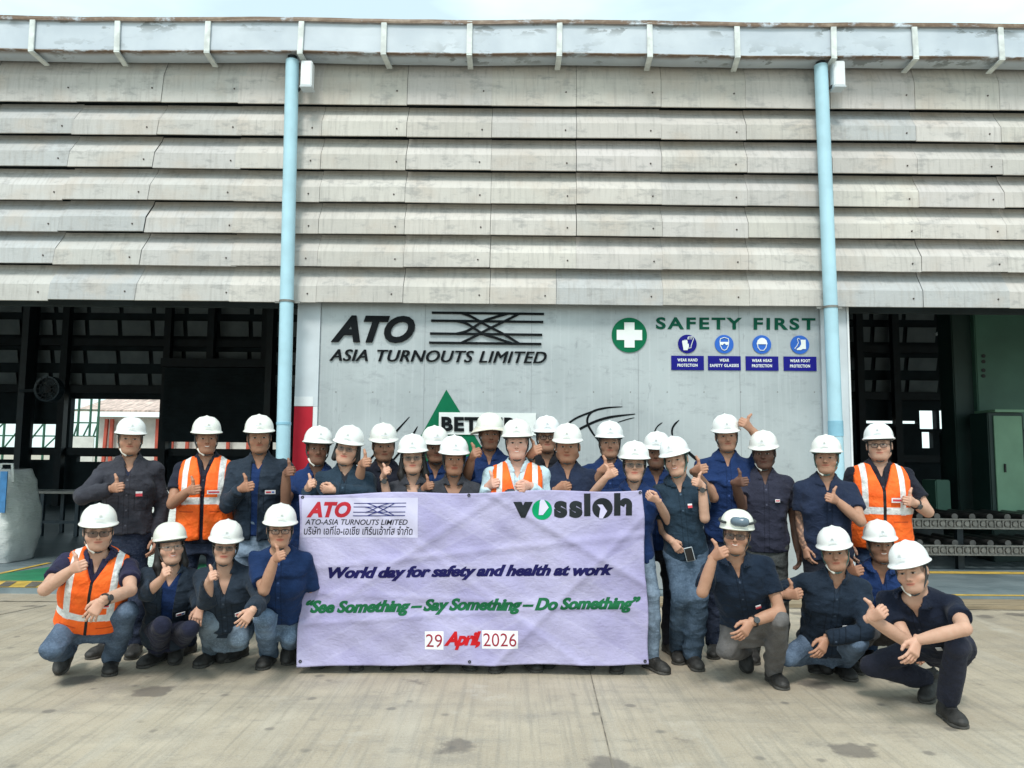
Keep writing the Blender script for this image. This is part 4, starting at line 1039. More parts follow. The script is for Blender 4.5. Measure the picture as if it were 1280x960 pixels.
# ------------------------------------------------------------------ shared meshes: hands, shoes, helmets, glasses
def hand_mesh(pose):
    F = Fld((-.03, -.045, -.075), (.20, .085, .135), .0032)     # u, v (palm side), w (thumb side)
    c = lambda a, b, ra, rb, k=.008, **kw: F.cone(a, b, ra, rb, k, **kw)
    c((-.02, .0, 0), (.012, .0, 0), .026, .024, .01)
    for w in (-.026, -.009, .009, .026): c((.008, .0, w*.55), (.080, -.002-.004*(abs(w) < .02), w), .0165, .0135, .012)
    c((.02, .010, .02), (.05, .012, .01), .017, .015, .012)
    L = {.028: (.040, .024, .018), .0095: (.044, .028, .019), -.0095: (.041, .026, .018), -.028: (.033, .020, .016)}
    for w, (l1, l2, l3) in L.items():
        if pose in ('thumb', 'grip'):
            a = [R(52), R(140), R(212)] if pose == 'thumb' else [R(45), R(110), R(165)]
        elif pose == 'phone': a = [R(35), R(75), R(110)]
        else: a = [R(22+6*(w < 0)), R(44+8*(w < 0)), R(58+8*(w < 0))]
        p = np.array((.082 if abs(w) < .02 else .078, -.002, w)); r = .0098 if w > -.02 else .0086
        sp = 0 if pose != 'relaxed' else w*.25
        for ln, an in zip((l1, l2, l3), a):
            q_ = p+np.array((math.cos(an)*ln, math.sin(an)*ln, sp*ln/.04)); c(p, q_, r, r*.92, .004 if ln != l1 else .006); p = q_; r *= .94
    if pose == 'thumb': pts = [((.018, .014, .026), .0165), ((.045, .020, .044), .0135), ((.052, .018, .076), .0118), ((.042, .016, .106), .0098)]
    elif pose in ('grip', 'phone'): pts = [((.018, .012, .026), .0160), ((.045, .028, .042), .0130), ((.072, .040, .038), .0115), ((.092, .046, .026), .0098)]
    else: pts = [((.015, .010, .026), .0155), ((.042, .022, .046), .0128), ((.068, .028, .054), .0112), ((.090, .032, .054), .0092)]
    for (p, r), (q_, r2) in zip(pts, pts[1:]): c(p, q_, r, r2, .008)
    return F.mesh()
HANDS = {p: hand_mesh(p) for p in ('thumb', 'grip', 'relaxed', 'phone')}
def shoe_mesh():
    F = Fld((-.07, -.11, -.10), (.07, .23, .08), .006)     # x, toe direction, z ; ankle joint at origin, ground at -.085
    F.cone((0, -.05, -.035), (0, -.01, -.02), .040, .043, .02); F.cone((0, -.01, -.02), (0, -.005, .055), .043, .046, .02, cuts=[((0, 0, .05), (0, 0, 1))])
    F.cone((0, .0, -.03), (0, .11, -.045), .044, .042, .03); F.ell((0, .135, -.052), (.049, .065, .036), None, .025)
    F.cone((0, -.045, -.06), (0, .12, -.062), .040, .044, .02); F.plane((0, 0, -.066), (0, 0, -1))
    for i in range(5): F.cone((-.026, .022+.019*i, .020-.011*i), (.026, .022+.019*i, .020-.011*i), .0065, .0065, .003)
    F.cone((-.043, .09, -.04), (.043, .09, -.04), .006, .006, .004); F.cone((0, -.052, -.05), (0, -.052, .05), .012, .010, .01)
    v, f = F.mesh()
    S = Fld((-.07, -.11, -.10), (.07, .23, .0), .006)
    S.cone((0, -.048, -.075), (0, .05, -.075), .044, .042, .01); S.cone((0, .05, -.075), (0, .138, -.075), .044, .053, .02)
    S.plane((0, 0, -.064), (0, 0, 1)); S.plane((0, 0, -.085), (0, 0, -1))
    # heel notch
    sl, P = S.full(); S.V = np.maximum(S.V, -np.maximum(np.maximum(np.abs(P[1]-.025)-.018, P[2]+.079), np.abs(P[0])-.1).astype(np.float32))
    return (v, f), S.mesh()
SHOE, SOLEM = shoe_mesh()
def helmet_data(kind):
    n = 64; rings = []
    th = np.linspace(0, 2*np.pi, n, endpoint=False); sx = np.sin(th); cy = np.cos(th)     # cy=1 front
    base = np.stack([sx*.113, np.where(cy > 0, cy*.128, cy*.134)], 1)
    front = np.clip(cy, 0, 1)
    if kind == 'brim': ext = .050+.012*front; dip = .012-.085*np.clip((1-cy)/1.35, 0, 1)**.8
    elif kind == 'climb': ext = .006+.020*front**3; dip = -.004+.014*front**2-.016*np.clip(-cy, 0, 1)
    else: ext = .012+.026*front**2.2; dip = -.003-.006*front**2
    out = base*(1+ext/np.linalg.norm(base, axis=1))[:, None]
    def ring(xy, z): rings.append(np.concatenate([xy, (np.zeros(n)+z)[:, None]], 1))
    ring(base*.93, .006); ring(base*.985, -.003); ring(out*.99, dip-.004); ring(out, dip); ring(out*.985, dip+.004); ring(base*1.012, .009)
    H = .129 if kind != 'climb' else .122
    for s_ in np.linspace(.04, .985, 15):
        r = np.cos(s_*np.pi/2)**.82; z = .012+(H-.012)*np.sin(s_*np.pi/2)**.95
        xy = base*r
        zz = z+np.zeros(n)
        if kind == 'std':
            rx = np.abs(xy[:, 0]); up = np.clip(1-rx/.020, 0, 1)
            zz = zz+.008*up*np.clip(s_*2.2-.25, 0, 1)
            xy = xy.copy(); xy[:, 1] += .005*np.clip(1-rx/.016, 0, 1)*(cy > 0)*np.clip(1.5-s_*1.6, 0, 1)*np.clip(s_*5-.6, 0, 1)
            rs = np.clip(1-np.abs(rx-.055)/.012, 0, 1); zz = zz+.0035*rs*np.clip(s_*3-1, 0, 1)
        rings.append(np.concatenate([xy, zz[:, None]], 1))
    v = np.concatenate(rings); m = len(rings); f = []
    for i in range(m-1):
        k = np.arange(n); f.append(np.stack([i*n+k, i*n+(k+1) % n, (i+1)*n+(k+1) % n, (i+1)*n+k], 1))
    f = np.concatenate(f)[:, ::-1]; top = len(v); v = np.concatenate([v, [[0, 0, H+(.009 if kind == 'std' else .001)]]])
    k = np.arange(n); f = np.concatenate([f, np.stack([(m-1)*n+(k+1) % n, (m-1)*n+k, np.full(n, top), np.full(n, top)], 1)])
    me = bpy.data.meshes.new('hard_hat')
    faces = [tuple(q[:3]) if q[2] == q[3] else tuple(q) for q in f.tolist()]
    # local frame (x, forward, up) is left handed against (x, -y, z): store with forward = -Y
    v[:, 1] *= -1
    me.from_pydata(v.tolist(), [], faces); me.polygons.foreach_set('use_smooth', [True]*len(me.polygons))
    bm = bmesh.new(); bm.from_mesh(me); bmesh.ops.recalc_face_normals(bm, faces=bm.faces); bm.to_mesh(me); bm.free()
    me.materials.append({'brim': HELM_C, 'climb': HELM_C}.get(kind, HELM))
    if kind == 'brim':
        me.materials.append(HELM_T)
        me.polygons.foreach_set('material_index', [1 if i < n*5 else 0 for i in range(len(me.polygons))])
    return me
HELMETS = {k: helmet_data(k) for k in ('std', 'brim', 'climb')}
def local_mesh(name, mb, mats):
    """mesh data in the head frame (x to viewer's right, y backwards, z up)"""
    me = bpy.data.meshes.new(name); me.from_pydata(mb.v, [], mb.f)
    for m in (mats if isinstance(mats, (list, tuple)) else [mats]): me.materials.append(m)
    me.polygons.foreach_set('material_index', mb.mi); me.polygons.foreach_set('use_smooth', [True]*len(me.polygons)); return me
def harness_data(cup, web):
    b = MB()
    for s in (-1, 1):
        b.tube([(s*.088, -.012, .055), (s*.0865, -.020, .0), (s*.078, -.032, -.05), (s*.055, -.048, -.095), (s*.022, -.066, -.128), (0, -.072, -.134)], .0052, 6)
        b.tube([(s*.086, .045, .05), (s*.0865, .015, -.02), (s*.078, -.030, -.055)], .0048, 6)
    b.cur = 1
    if cup == 1: b.tube([(-.034, -.066, -.122), (-.015, -.082, -.130), (.015, -.082, -.130), (.034, -.066, -.122)], .0085, 8)
    if cup == 2: b.tube([(-.068, -.042, -.078), (-.05, -.056, -.108), (-.02, -.072, -.135)], .0078, 8)
    b.cur = 0
    b.tube([(math.sin(a)*.098, -math.cos(a)*.112, .044) for a in np.linspace(0, 6.283, 28, endpoint=False)], .010, 6, True)
    return local_mesh('chin_strap', b, [web, CUP])
HARN = {(c, g): harness_data(c, STRAP_G if g else STRAP) for c in (0, 1, 2) for g in (0, 1)}
def emblem_data():
    b = MB()
    b.add([(-.014, -.137, .068), (.014, -.137, .068), (0, -.128, .100)], [(0, 1, 2)]); b.cur = 1
    b.add([(-.030, -.1405, .042), (.030, -.1405, .042), (.030, -.1385, .052), (-.030, -.1385, .052)], [(0, 1, 2, 3)])
    return local_mesh('emblem', b, [simple('emblem_pink', (.70, .66, .66), .5, .1, 9), simple('emblem_grey', (.66, .68, .71), .5, .1, 9)])
EMB = emblem_data()
def glasses_data(kind):
    fr = MB(); ln = MB()
    hw, hh = (.0245, .0165) if kind != 'shade' else (.029, .020)
    for s in (-1, 1):
        cx = s*.0325 if kind != 'shade' else s*.0335
        pts = []
        for a in np.linspace(0, 2*np.pi, 20, endpoint=False):
            ca, sa = math.cos(a), math.sin(a); e = .62
            x = cx+hw*abs(ca)**e*np.sign(ca); z = -.004+hh*abs(sa)**e*np.sign(sa)
            pts.append((x, -.106+abs(x)*.16, z))
        fr.tube(pts, .0024 if kind == 'dark' else .0015, 6, True)
        ln.add([(p[0], p[1], p[2]) for p in pts], [tuple(range(20))])
        fr.tube([(s*.058, -.097, .004), (s*.080, -.055, .006), (s*.084, .012, .004)], .0022, 6)
    fr.tube([(-.009, -.106, .002), (0, -.109, .005), (.009, -.106, .002)], .0022, 6)
    return local_mesh('glasses', fr, FRAME if kind in ('dark', 'shade') else FRAME_M), local_mesh('lenses', ln, LENS_C if kind in ('dark', 'clear') else LENS)
GLS = {k: glasses_data(k) for k in ('dark', 'clear', 'shade', 'tint')}

# ------------------------------------------------------------------ the person builder
class Frame:
    def __init__(s, o, up, yaw):
        s.o = np.asarray(o, float); s.u = nrm(up); x = np.array((math.cos(yaw), math.sin(yaw), 0.0))
        s.x = nrm(x-s.u*(x@s.u)); s.f = np.cross(s.x, s.u)
    def P(s, x, f, u): return s.o+s.x*x+s.f*f+s.u*u
    def local(s, P):
        q = [P[i]-s.o[i] for i in range(3)]
        return tuple(q[0]*a[0]+q[1]*a[1]+q[2]*a[2] for a in (s.x, s.f, s.u))
    def to(s, v):
        q = np.asarray(v)-s.o; return np.stack([q@s.x, q@s.f, q@s.u], 1)
def ray_at_len(c, L, px, py, near=True):
    d = ray(px, py); oc = CAM-c; b = oc@d; cc = oc@oc-L*L; disc = b*b-cc
    if disc < 0: return CAM+d*(-b)
    return CAM+d*((-b-math.sqrt(disc)) if near else (-b+math.sqrt(disc)))
def ray_two(a, la, c, lc, px, py, near=True):
    best = None; d = ray(px, py); t0 = (a-CAM)@d
    for t in np.linspace(t0-.75, t0-.03, 80):
        p = CAM+d*t; e = (np.linalg.norm(p-a)-la)**2+(np.linalg.norm(p-c)-lc)**2+(1e-3 if near else -1e-3)*(t-t0)
        if best is None or e < best[0]: best = (e, p)
    return best[1]
def bbox(pts, pad):
    p = np.array(pts); return p.min(0)-pad, p.max(0)+pad
PEOPLE = []
def person(label, eye, Y, skin, top, legs, armA=None, armB=None, yaw=0, hyaw=0, hpitch=0, hroll=0, sex='m', bulk=1.0, sw=1.0, pelvis=None, legA=None, legB=None,
           hat='std', cup=0, green=0, glasses=None, hair='short', smile=False, vest=None, jacket=None, badge=None, watch=None, hs=1.0, beard=0, face=(1, 1), seed=None, hem=None, extras=(), lean=(0, 0), sleeve=.62, tattoo=False, neck=.160, goggles=False):
    seed = seed or (len(PEOPLE)*17+3); hs = hs*.935
    rv = np.random.default_rng(seed+500); face = (face[0]*rv.uniform(1.0, 1.08), face[1]*rv.uniform(1.0, 1.12)*(.97 if sex == 'f' else 1)); hpitch += rv.uniform(-3, 4); hroll += rv.uniform(-3, 3); hyaw += rv.uniform(-5, 5); nl = rv.uniform(-.004, .004); nw = rv.uniform(.85, 1.2); ck = rv.uniform(-.004, .008); htilt = 4+rv.uniform(-4, 4); ez = rv.uniform(.92, 1.06)
    fem = sex == 'f'
    C = at(eye[0], eye[1], Y)
    face_cam = -math.atan2(C[0], C[1]); hyaw = hyaw+math.degrees(face_cam); yaw = yaw+math.degrees(face_cam)*.6
    hf = Frame(C, (0, 0, 1), R(hyaw))
    # tilt the head about its axes
    p_, r_ = R(hpitch), R(hroll)
    up = hf.u*math.cos(p_)+hf.f*math.sin(p_); up = nrm(up*math.cos(r_)+hf.x*math.sin(r_))
    hf = Frame(C, up, R(hyaw)); hf.o = C+hf.f*-.0
    H = C[2]+.112
    S = np.clip(H/1.70, .90, 1.06) if pelvis is None else 1.0
    if fem and pelvis is not None: S = .96
    nb = C-up*(neck*hs)*.55-np.array((0, 0, 1))*(neck*hs)*.45+np.array((lean[0]*.05, .025, 0))
    if pelvis is None: pel = np.array((nb[0]+lean[0], nb[1]+.01+lean[1], .465*H))
    else: pel = at(*pelvis)
    T = Frame(pel, nb-pel, R(yaw)); T.L = float(np.linalg.norm(nb-pel))
    b = bulk; wb = b*(.90 if fem else 1)*S
    T.t = np.array([0, .14, .40, .68, .84, .93, 1.0, 1.1])
    T.w = np.array([.142, .163, .146 if not fem else .132, .170, .168, .122, .070, .055])*wb*np.array([1, 1, 1, 1, sw, sw, 1, 1])
    T.d = np.array([.105, .118, .105+.05*(b-1), .122, .105, .080, .060, .05])*wb
    T.fo = np.array([-.01, -.005, .01+.05*(b-1), .012, .0, -.012, -.015, -.015])
    SWX = (.178 if not fem else .158)*sw*S*(1+.35*(b-1))
    sh = [T.P(s*SWX, -.015, T.L-.088*S) for s in (-1, 1)]
    hip = [T.P(s*.088*wb, 0, .075*S) for s in (-1, 1)]
    LU, LF, LT, LS = .285*S, .245*S, .42*S, .405*S
    root_xy = (pel[0], pel[1])
    root = empty('person', (root_xy[0], root_xy[1], 0), label, 'person', 'workers in hard hats posing for the group photo')
    RO = np.array((root_xy[0], root_xy[1], 0.0))
    # ---- arms
    arms = []
    for s, spec in ((-1, armA), (1, armB)):
        Sh = sh[0] if s < 0 else sh[1]
        if spec is None:
            E = Sh+T.x*s*.055-T.u*LU*.97+np.array((0, .03, 0)); Wp = E+T.x*s*.0+np.array((0, -.07, 0))-np.array((0, 0, 1))*LF*.95
            hu = nrm(Wp-E); hw = np.array((0, -1, 0)); hand = 'relaxed'
        else:
            E = ray_at_len(Sh, LU, spec['e'][0], spec['e'][1], spec['e'][2] == 'n') if isinstance(spec['e'][2], str) else at(spec['e'][0], spec['e'][1], Sh[1]+spec['e'][2])
            hand = spec.get('hand', 'thumb')
            hu = nrm(spec.get('u', (-s*.75, -.5, .25)))
            hx = spec['h']
            if isinstance(hx[2], str): K = ray_at_len(E, LF+.045, hx[0], hx[1], hx[2] == 'n')
            else: K = at(hx[0], hx[1], Sh[1]+hx[2])
            hw = np.array(spec.get('w', (0, -.15, 1)), float); hw = nrm(hw-hu*(hw@hu)); hv = np.cross(hw, hu) if s < 0 else np.cross(hu, hw)
            Wp = K-hu*.078*S-hv*.018*S
        hw = nrm(hw-hu*(hw@hu)); hv = np.cross(hw, hu) if s < 0 else np.cross(hu, hw)
        arms.append((Sh, E, Wp, hu, hv, hw, hand))
    # ---- legs
    lg = []
    for s, spec in ((-1, legA), (1, legB)):
        Hp = hip[0] if s < 0 else hip[1]
        if spec is None:
            A = np.array((pel[0]+s*.105+lean[0]*.3, pel[1]+.02+random.uniform(-.03, .05), .085)); K = (Hp+A)/2+np.array((s*.01, -.035, .0))
            td = nrm((s*.28, -1, 0)); pitch = 0
        else:
            G = gz(*spec['foot']) if len(spec['foot']) == 2 else at(*spec['foot'])
            td = nrm((*spec.get('dir', (s*.3, -1)), 0)); pitch = R(spec.get('pitch', 0))
            if len(spec['foot']) == 2:
                A = G-td*.05+np.array((0, 0, .085))
            else: A = G
            if pitch:      # heel raised: turn about the ball of the foot
                ball = A+td*.12-np.array((0, 0, .085)); q_ = A-ball
                A = ball+td*(q_@td*math.cos(pitch)+q_[2]*math.sin(pitch))+np.array((0, 0, 1))*(-(q_@td)*math.sin(pitch)+q_[2]*math.cos(pitch))
            kk = spec['knee']
            K = ray_two(Hp, LT, A, LS, kk[0], kk[1], True) if len(kk) == 2 else at(*kk)
        lg.append((Hp, K, A, td, pitch))
    ru, rf_, rt, rs = .042*wb, .0345*wb, .075*wb, .049*wb
    # ---- body
    pts = [C+up*.1, nb, pel, *[p for a in arms for p in a[:3]], *[p for l in lg for p in l[:3]]]
    lo, hi = bbox(pts, .14)
    F = Fld(lo, hi, .012)
    F.torso(T, -.018, -.02, T.L, .03)
    F.cone(nb-T.u*.03, C-up*.09-hf.f*.02, .054*wb**.5, .052, .03)
    for a in arms:
        F.cone(nb-T.u*.02, a[0]+T.u*.012, .045*wb, .042*wb, .03)
        F.cone(a[0], a[0]*.75+a[1]*.25, ru*.86, ru*.95, .02); F.cone(a[0]*.75+a[1]*.25, a[1], ru*.95, rf_*.98, .03, .003); F.cone(a[1], a[2], rf_, .0265*wb**.6, .018, .007*wb)
    for l in lg:
        F.cone(l[0], l[1], rt-.014, rs-.010, .03); F.cone(l[1], l[2], rs-.010, .033*wb, .02, .006*wb)
    v, f = F.mesh()
    parts = [(v, f)]; hpl = [np.full((len(v), 3), 9.0)]
    sk = np.array(skin); tl = [np.tile(sk, (len(v), 1))]
    if tattoo:
        d = np.linalg.norm(v-(arms[0][1]+arms[0][2])/2, axis=1) < .17
        nz_ = np.sin(v[:, 2]*160+3*np.sin(v[:, 0]*120))+np.sin(v[:, 0]*210+v[:, 2]*70)
        tl[0][d & (nz_ > -.35)] = sk*.38+np.array((.0, .006, .012))
    # hands
    for s, a in zip((-1, 1), arms):
        hvv, hff = HANDS[a[6]]; sc_ = S*(.93 if fem else 1.0)*.91
        w_ = a[2]+(hvv[:, :1]*a[3]+hvv[:, 1:2]*a[4]+hvv[:, 2:3]*a[5])*sc_
        det = np.linalg.det(np.stack([a[3], a[4], a[5]], 1))
        parts.append((w_, hff if det > 0 else hff[:, ::-1])); hpl.append(np.full((len(w_), 3), 9.0)); tl.append(np.tile(sk*np.array((1.04, 1.0, 1.0)), (len(w_), 1)))
    # head (in its own frame, x / forward / up)
    fw, jw = face
    F = Fld((-.115, -.14, -.25), (.115, .145, .15), .0046)
    F.ell((0, -.012, .032), (.077*fw, .094, .093), None, 0)
    F.ell((0, .018, -.042), (.0605*fw*jw, .074, .088), None, .03)
    F.cone((-.022*jw, .052, -.092), (.022*jw, .052, -.092), .025, .025, .03); F.ell((0, .070, -.100), (.020, .016, .016), None, .02)
    for s in (-1, 1):
        F.ell((s*.042*fw, .052, -.030), (.026*jw+ck, .028, .028), None, .025)
        F.cone((s*.053*fw*jw, .0, -.068), (s*.022*jw, .05, -.10), .017, .017, .03)
    F.cone((-.040, .072, .024), (.040, .072, .024), .014, .014, .02)
    for s in (-1, 1): F.ell((s*.032, .100, .002), (.021, .015, .012), None, .014, True)
    for s in (-1, 1): F.ell((s*.032, .0785, .001), (.0155, .0125, .0125), None, .004)
    F.cone((0, .084, .016), (0, .103+nl*.6, -.028+nl), .0075, .0112*nw, .012); F.cone((-.011*nw, .092, -.034+nl), (.011*nw, .092, -.034+nl), .0085, .0085, .008)
    F.cone((-.018, .083, -.0555), (.018, .083, -.0555), .0068, .0068, .008); F.cone((-.016, .081, -.067), (.016, .081, -.067), .0078, .0078, .008)
    F.ell((0, .0985, -.061), (.021, .006, .0016), None, .002, True)
    for s in (-1, 1):
        F.ell((s*.081*fw, -.012, -.006), (.009, .020, .031), None, .008); F.ell((s*.088*fw, -.006, -.004), (.006, .010, .017), None, .006, True)
    nbl = hf.to(nb[None]-T.u[None]*.045)[0]/hs
    F.cone((0, -.018, -.07), nbl, .053*(.9 if fem else 1)*wb**.5, .056*(.9 if fem else 1)*wb**.5, .03)
    if beard: F.ell((0, .055, -.095), (.05, .04, .035), None, .02)
    v, f = F.mesh()
    w_ = hf.o+(v[:, :1]*hf.x+v[:, 1:2]*hf.f+v[:, 2:3]*hf.u)*hs
    t = np.tile(sk, (len(v), 1))
    hc = np.array((.014, .011, .010))
    sid = (v[:, 1] < .045) & (v[:, 2] > -.005) & (np.abs(v[:, 0]) > .05) & (v[:, 1] > .012); t[sid] = t[sid]*.5+hc*.5
    if fem:
        lp_ = np.exp(-((v[:, 2]+.061)/.010)**2-(v[:, 0]/.024)**2)*(v[:, 1] > .05); t = t*(1-lp_[:, None]*np.array((-.08, .20, .15)))
    if not fem:
        sh_ = np.exp(-((v[:, 2]+.085)/.03)**2)*(v[:, 1] > .0)*(.16+.5*beard); t = t*(1-sh_[:, None])+hc*sh_[:, None]
    det = np.linalg.det(np.stack([hf.x, hf.f, hf.u], 1))
    parts.append((w_, f if det > 0 else f[:, ::-1])); hpl.append(v*np.array((ez, 1, 2-ez))); tl.append(t)
    off = 0; VV = []; FF = []
    for v, f in parts: VV.append(v); FF.append(f+off); off += len(v)
    VV = np.concatenate(VV); n_ = len(VV)
    np_mesh('body', VV-RO, np.concatenate(FF), SKIN_S if smile else SKIN, root,
            {'tint': ('COL', np.concatenate(tl)), 'hp': ('VEC', np.concatenate(hpl)), 'hairc': ('COL', np.tile(hc*(1 if hair != 'grey' else 6), (n_, 1)))})
    # ---- trousers
    lo, hi = bbox([pel+T.u*.28, *[p for l in lg for p in l[:3]], pel-T.u*.1], .15)
    F = Fld(lo, hi, .0105)
    F.torso(T, .0, -.05, .24*S, .03)
    fit = legs.get('fit', 1.0)
    for l in lg:
        d = nrm(l[2]-l[1]); end = l[2]+d*(.022 if legs.get('long', 1) else -.03)
        F.cone(l[0], l[1], rt+.006, (rs+.010)*fit, .045); F.cone(l[1], l[2]+d*.06, (rs+.009)*fit, (.036*wb+.021)*fit, .02, .010*wb, cuts=[(end, d)])
    F.wrinkle(.0095, seed+1, 16, 60, 6, 2.0 if pelvis is None else .7)
    v, f = F.mesh(); o_ = np_mesh('trousers', v-RO, f, denim(legs['c']) if legs.get('denim') else cloth(legs['c'], .9, True, 'trouser_twill'), root, {'rest': ('VEC', T.to(v))})
    # ---- shoes
    for s, l in zip((-1, 1), lg):
        td, pitch = l[3], l[4]; xx = np.array((-td[1], td[0], 0.0)) ; zz = np.array((0, 0, 1.0))
        t2 = td*math.cos(pitch)-zz*math.sin(pitch); z2 = np.cross(xx, t2)*1.0
        if z2[2] < 0: z2 = -z2
        for nm, (v, f), mt in (('shoe', SHOE, BOOT), ('sole', SOLEM, SOLE)):
            w_ = (v[:, :1]*xx+v[:, 1:2]*t2+v[:, 2:3]*z2)*.98
            if nm == 'shoe':
                zmin = (SOLEM[0][:, :1]*xx+SOLEM[0][:, 1:2]*t2+SOLEM[0][:, 2:3]*z2)[:, 2].min()*.98; pos = l[2].copy(); pos[2] = max(l[2][2], 0) if len(l) < 0 else -zmin
                det = np.linalg.det(np.stack([xx, t2, z2], 1))
                base = np_mesh('shoe', w_+pos-RO, f if det > 0 else f[:, ::-1], mt, root)
            else: np_mesh('sole', w_+pos-RO, f if det > 0 else f[:, ::-1], mt, base)
    # ---- shirt / jacket layers
    def layer(name, infl, u0, sl_frac, mat, neck_r, v0, vs, collar, seed, long=False, openf=None, vox=.0098, amp=.0055, att=True, sinf=.015, narrow=None):
        pp = [nb+T.u*.06, pel, sh[0], sh[1]]
        if sl_frac: pp += [a[1] for a in arms]+([a[2] for a in arms] if long else [])
        lo, hi = bbox(pp, .17); F = Fld(lo, hi, vox)
        F.torso(T, infl, u0, T.L+.01, .02)
        if fem:
            for s in (-1, 1): F.ell(T.P(s*.068, .085*wb, T.L*.66), (.062+infl*.6, .048+infl*.6, .06+infl*.6), np.stack([T.x, T.f, T.u]), .05)
        for s, a in zip((-1, 1), arms):
            F.cone(nb-T.u*.035-T.f*.01, a[0]+T.u*(.014 if narrow is None else .012)-(T.x*s*.05 if narrow else 0), .046*wb+infl*.6, .040*wb+infl*.7, .03)
            if sl_frac:
                if long:
                    F.cone(a[0], a[1], ru+sinf, rf_+sinf*1.0, .02); d = nrm(a[2]-a[1]); e = a[2]-d*.012
                    F.cone(a[1], a[2]+d*.06, rf_+sinf*1.0, .028+sinf*.75, .015, .006, cuts=[(e, d)])
                else:
                    d = nrm(a[1]-a[0]); e = a[0]+(a[1]-a[0])*sl_frac
                    F.cone(a[0], a[0]+(a[1]-a[0])*(sl_frac+.25), ru+sinf*.8, ru+sinf*1.75, .02, cuts=[(e, d)])
        F.wrinkle(amp, seed, 22, 75, 7, 1.3)
        sl, P = F.full(); x, ff, u = T.local(P); 
        if narrow is not None:      # sleeveless: trim at the shoulders
            F.V = np.maximum(F.V, (np.abs(x)-narrow-.035*np.clip((T.L*.72-u)/.12, 0, 1)-.25*np.clip((T.L*.55-u)/.15, 0, 1)).astype(np.float32))
            for a in arms: F.cone(a[0], a[1], ru+.021, rf_+.024, 0, sub=True)
        nd = nrm((C-up*.09)-nb)
        F.cone(nb-nd*.005, nb+nd*.25, neck_r, neck_r+.02, .004, sub=True)
        q_ = np.maximum(np.abs(x)-np.clip((u-(T.L-v0))*vs, -.02, .12), -ff+.0)
        F.V = np.maximum(F.V, -q_.astype(np.float32))
        if openf: F.V = np.maximum(F.V, -np.maximum(np.abs(x-openf[1])-openf[0]-.05*np.clip((u-T.L*.55), 0, 1), -ff).astype(np.float32))
        if collar:
            # standing / folded collar: a short cone shell round the neck, open at the front
            q3 = [P[i]-nb[i] for i in range(3)]; h = q3[0]*nd[0]+q3[1]*nd[1]+q3[2]*nd[2]
            rad = np.sqrt(np.maximum((q3[0]-h*nd[0])**2+(q3[1]-h*nd[1])**2+(q3[2]-h*nd[2])**2, 0))
            rr_ = .066*wb**.5+(collar == 'fold')*np.clip(.034-h, 0, .05)*.9+(collar == 'stand')*np.clip(.03-h, 0, .05)*.45
            d = np.maximum(np.abs(rad-rr_)-.0085, np.maximum(h-.046, -h-.012))
            d = np.maximum(d, -np.maximum(np.abs(x)-np.clip((u-(T.L-.075))*.50, .006, .12), -ff).astype(np.float32))
            F.V = smin(F.V, d.astype(np.float32), .006)
        v, f = F.mesh()
        return np_mesh(name, v-RO, f, mat, root, {'rest': ('VEC', T.to(v))})
    hm = (hem if hem is not None else (.03 if pelvis is None else .14))*S
    if jacket:
        layer('shirt', .008, .09, .3, cloth(top['c'], name=top.get('m', 'jersey')), .058*wb**.5, top.get('v', .07), .55, None, seed+2, amp=.003, sinf=.004)
        jl = jacket.get('long', True)
        ja = layer('jacket', .025, jacket.get('hem', hm), .7, cloth(jacket['c'], .75, name='jacket_poplin'), .068*wb**.5, jacket.get('v', .12), jacket.get('vs', .32), 'stand' if jacket.get('stand', 1) else 'fold', seed+3, jl, jacket.get('open'), amp=.0105, sinf=.022)
    else:
        layer('shirt', .016, hm, sleeve, cloth(top['c'], name=top.get('m', 'polo_pique')), .061*wb**.5, top.get('v', .10), top.get('vs', .28), top.get('collar', 'fold'), seed+2, top.get('long', False), amp=.0095)
    if vest:
        layer('vest', .044, vest.get('hem', hm-.02), 0, vest['m'], .078*wb**.5, vest['v'], vest['vs'], None, seed+4, amp=.006, narrow=.168*S*wb, openf=vest.get('open'))
    # ---- head gear
    def headobj(name, me, par, dz=0, sc=1.0, mat=None, tilt=0):
        o = bpy.data.objects.new(name, me); COL.objects.link(o); o.parent = par
        A = np.stack([hf.x, -hf.f, hf.u], 1)*hs*sc
        if tilt:
            ct, st = math.cos(R(tilt)), math.sin(R(tilt)); A = A@np.array(((1, 0, 0), (0, ct, -st), (0, st, ct)))
        p = hf.o+hf.u*dz*hs-RO
        o.matrix_local = Matrix(((*A[0], p[0]), (*A[1], p[1]), (*A[2], p[2]), (0, 0, 0, 1))); return o
    hz = .056
    hh_ = headobj('hard_hat', HELMETS[hat], root, hz, .985, tilt=htilt)
    if hat == 'std':
        e_ = bpy.data.objects.new('emblem', EMB); COL.objects.link(e_); e_.parent = hh_
    hn = headobj('chin_strap', HARN[(cup, green)], root, 0)
    if glasses:
        g1 = headobj('glasses', GLS[glasses][0], root, 0); g2 = bpy.data.objects.new('lenses', GLS[glasses][1]); COL.objects.link(g2); g2.parent = g1
    if goggles:
        b_ = MB(); b_.tube([(math.sin(a)*.072+.03, -.128+.05*(abs(a)**1.8)*.5, .06+.0) for a in np.linspace(-.8, .8, 9)], [.022, .030, .033, .033, .031, .033, .033, .030, .022], 10)
        o = bpy.data.objects.new('goggles', local_mesh('goggles', b_, simple('smoky_goggles', (.10, .14, .18), .12, .2, 8))); COL.objects.link(o); o.parent = hh_
        b_ = MB(); b_.tube([(math.sin(a)*.119, -math.cos(a)*.133, .045) for a in np.linspace(.6, 5.7, 24)], .009, 6)
        o = bpy.data.objects.new('goggle_strap', local_mesh('goggle_strap', b_, STRAP)); COL.objects.link(o); o.parent = hh_
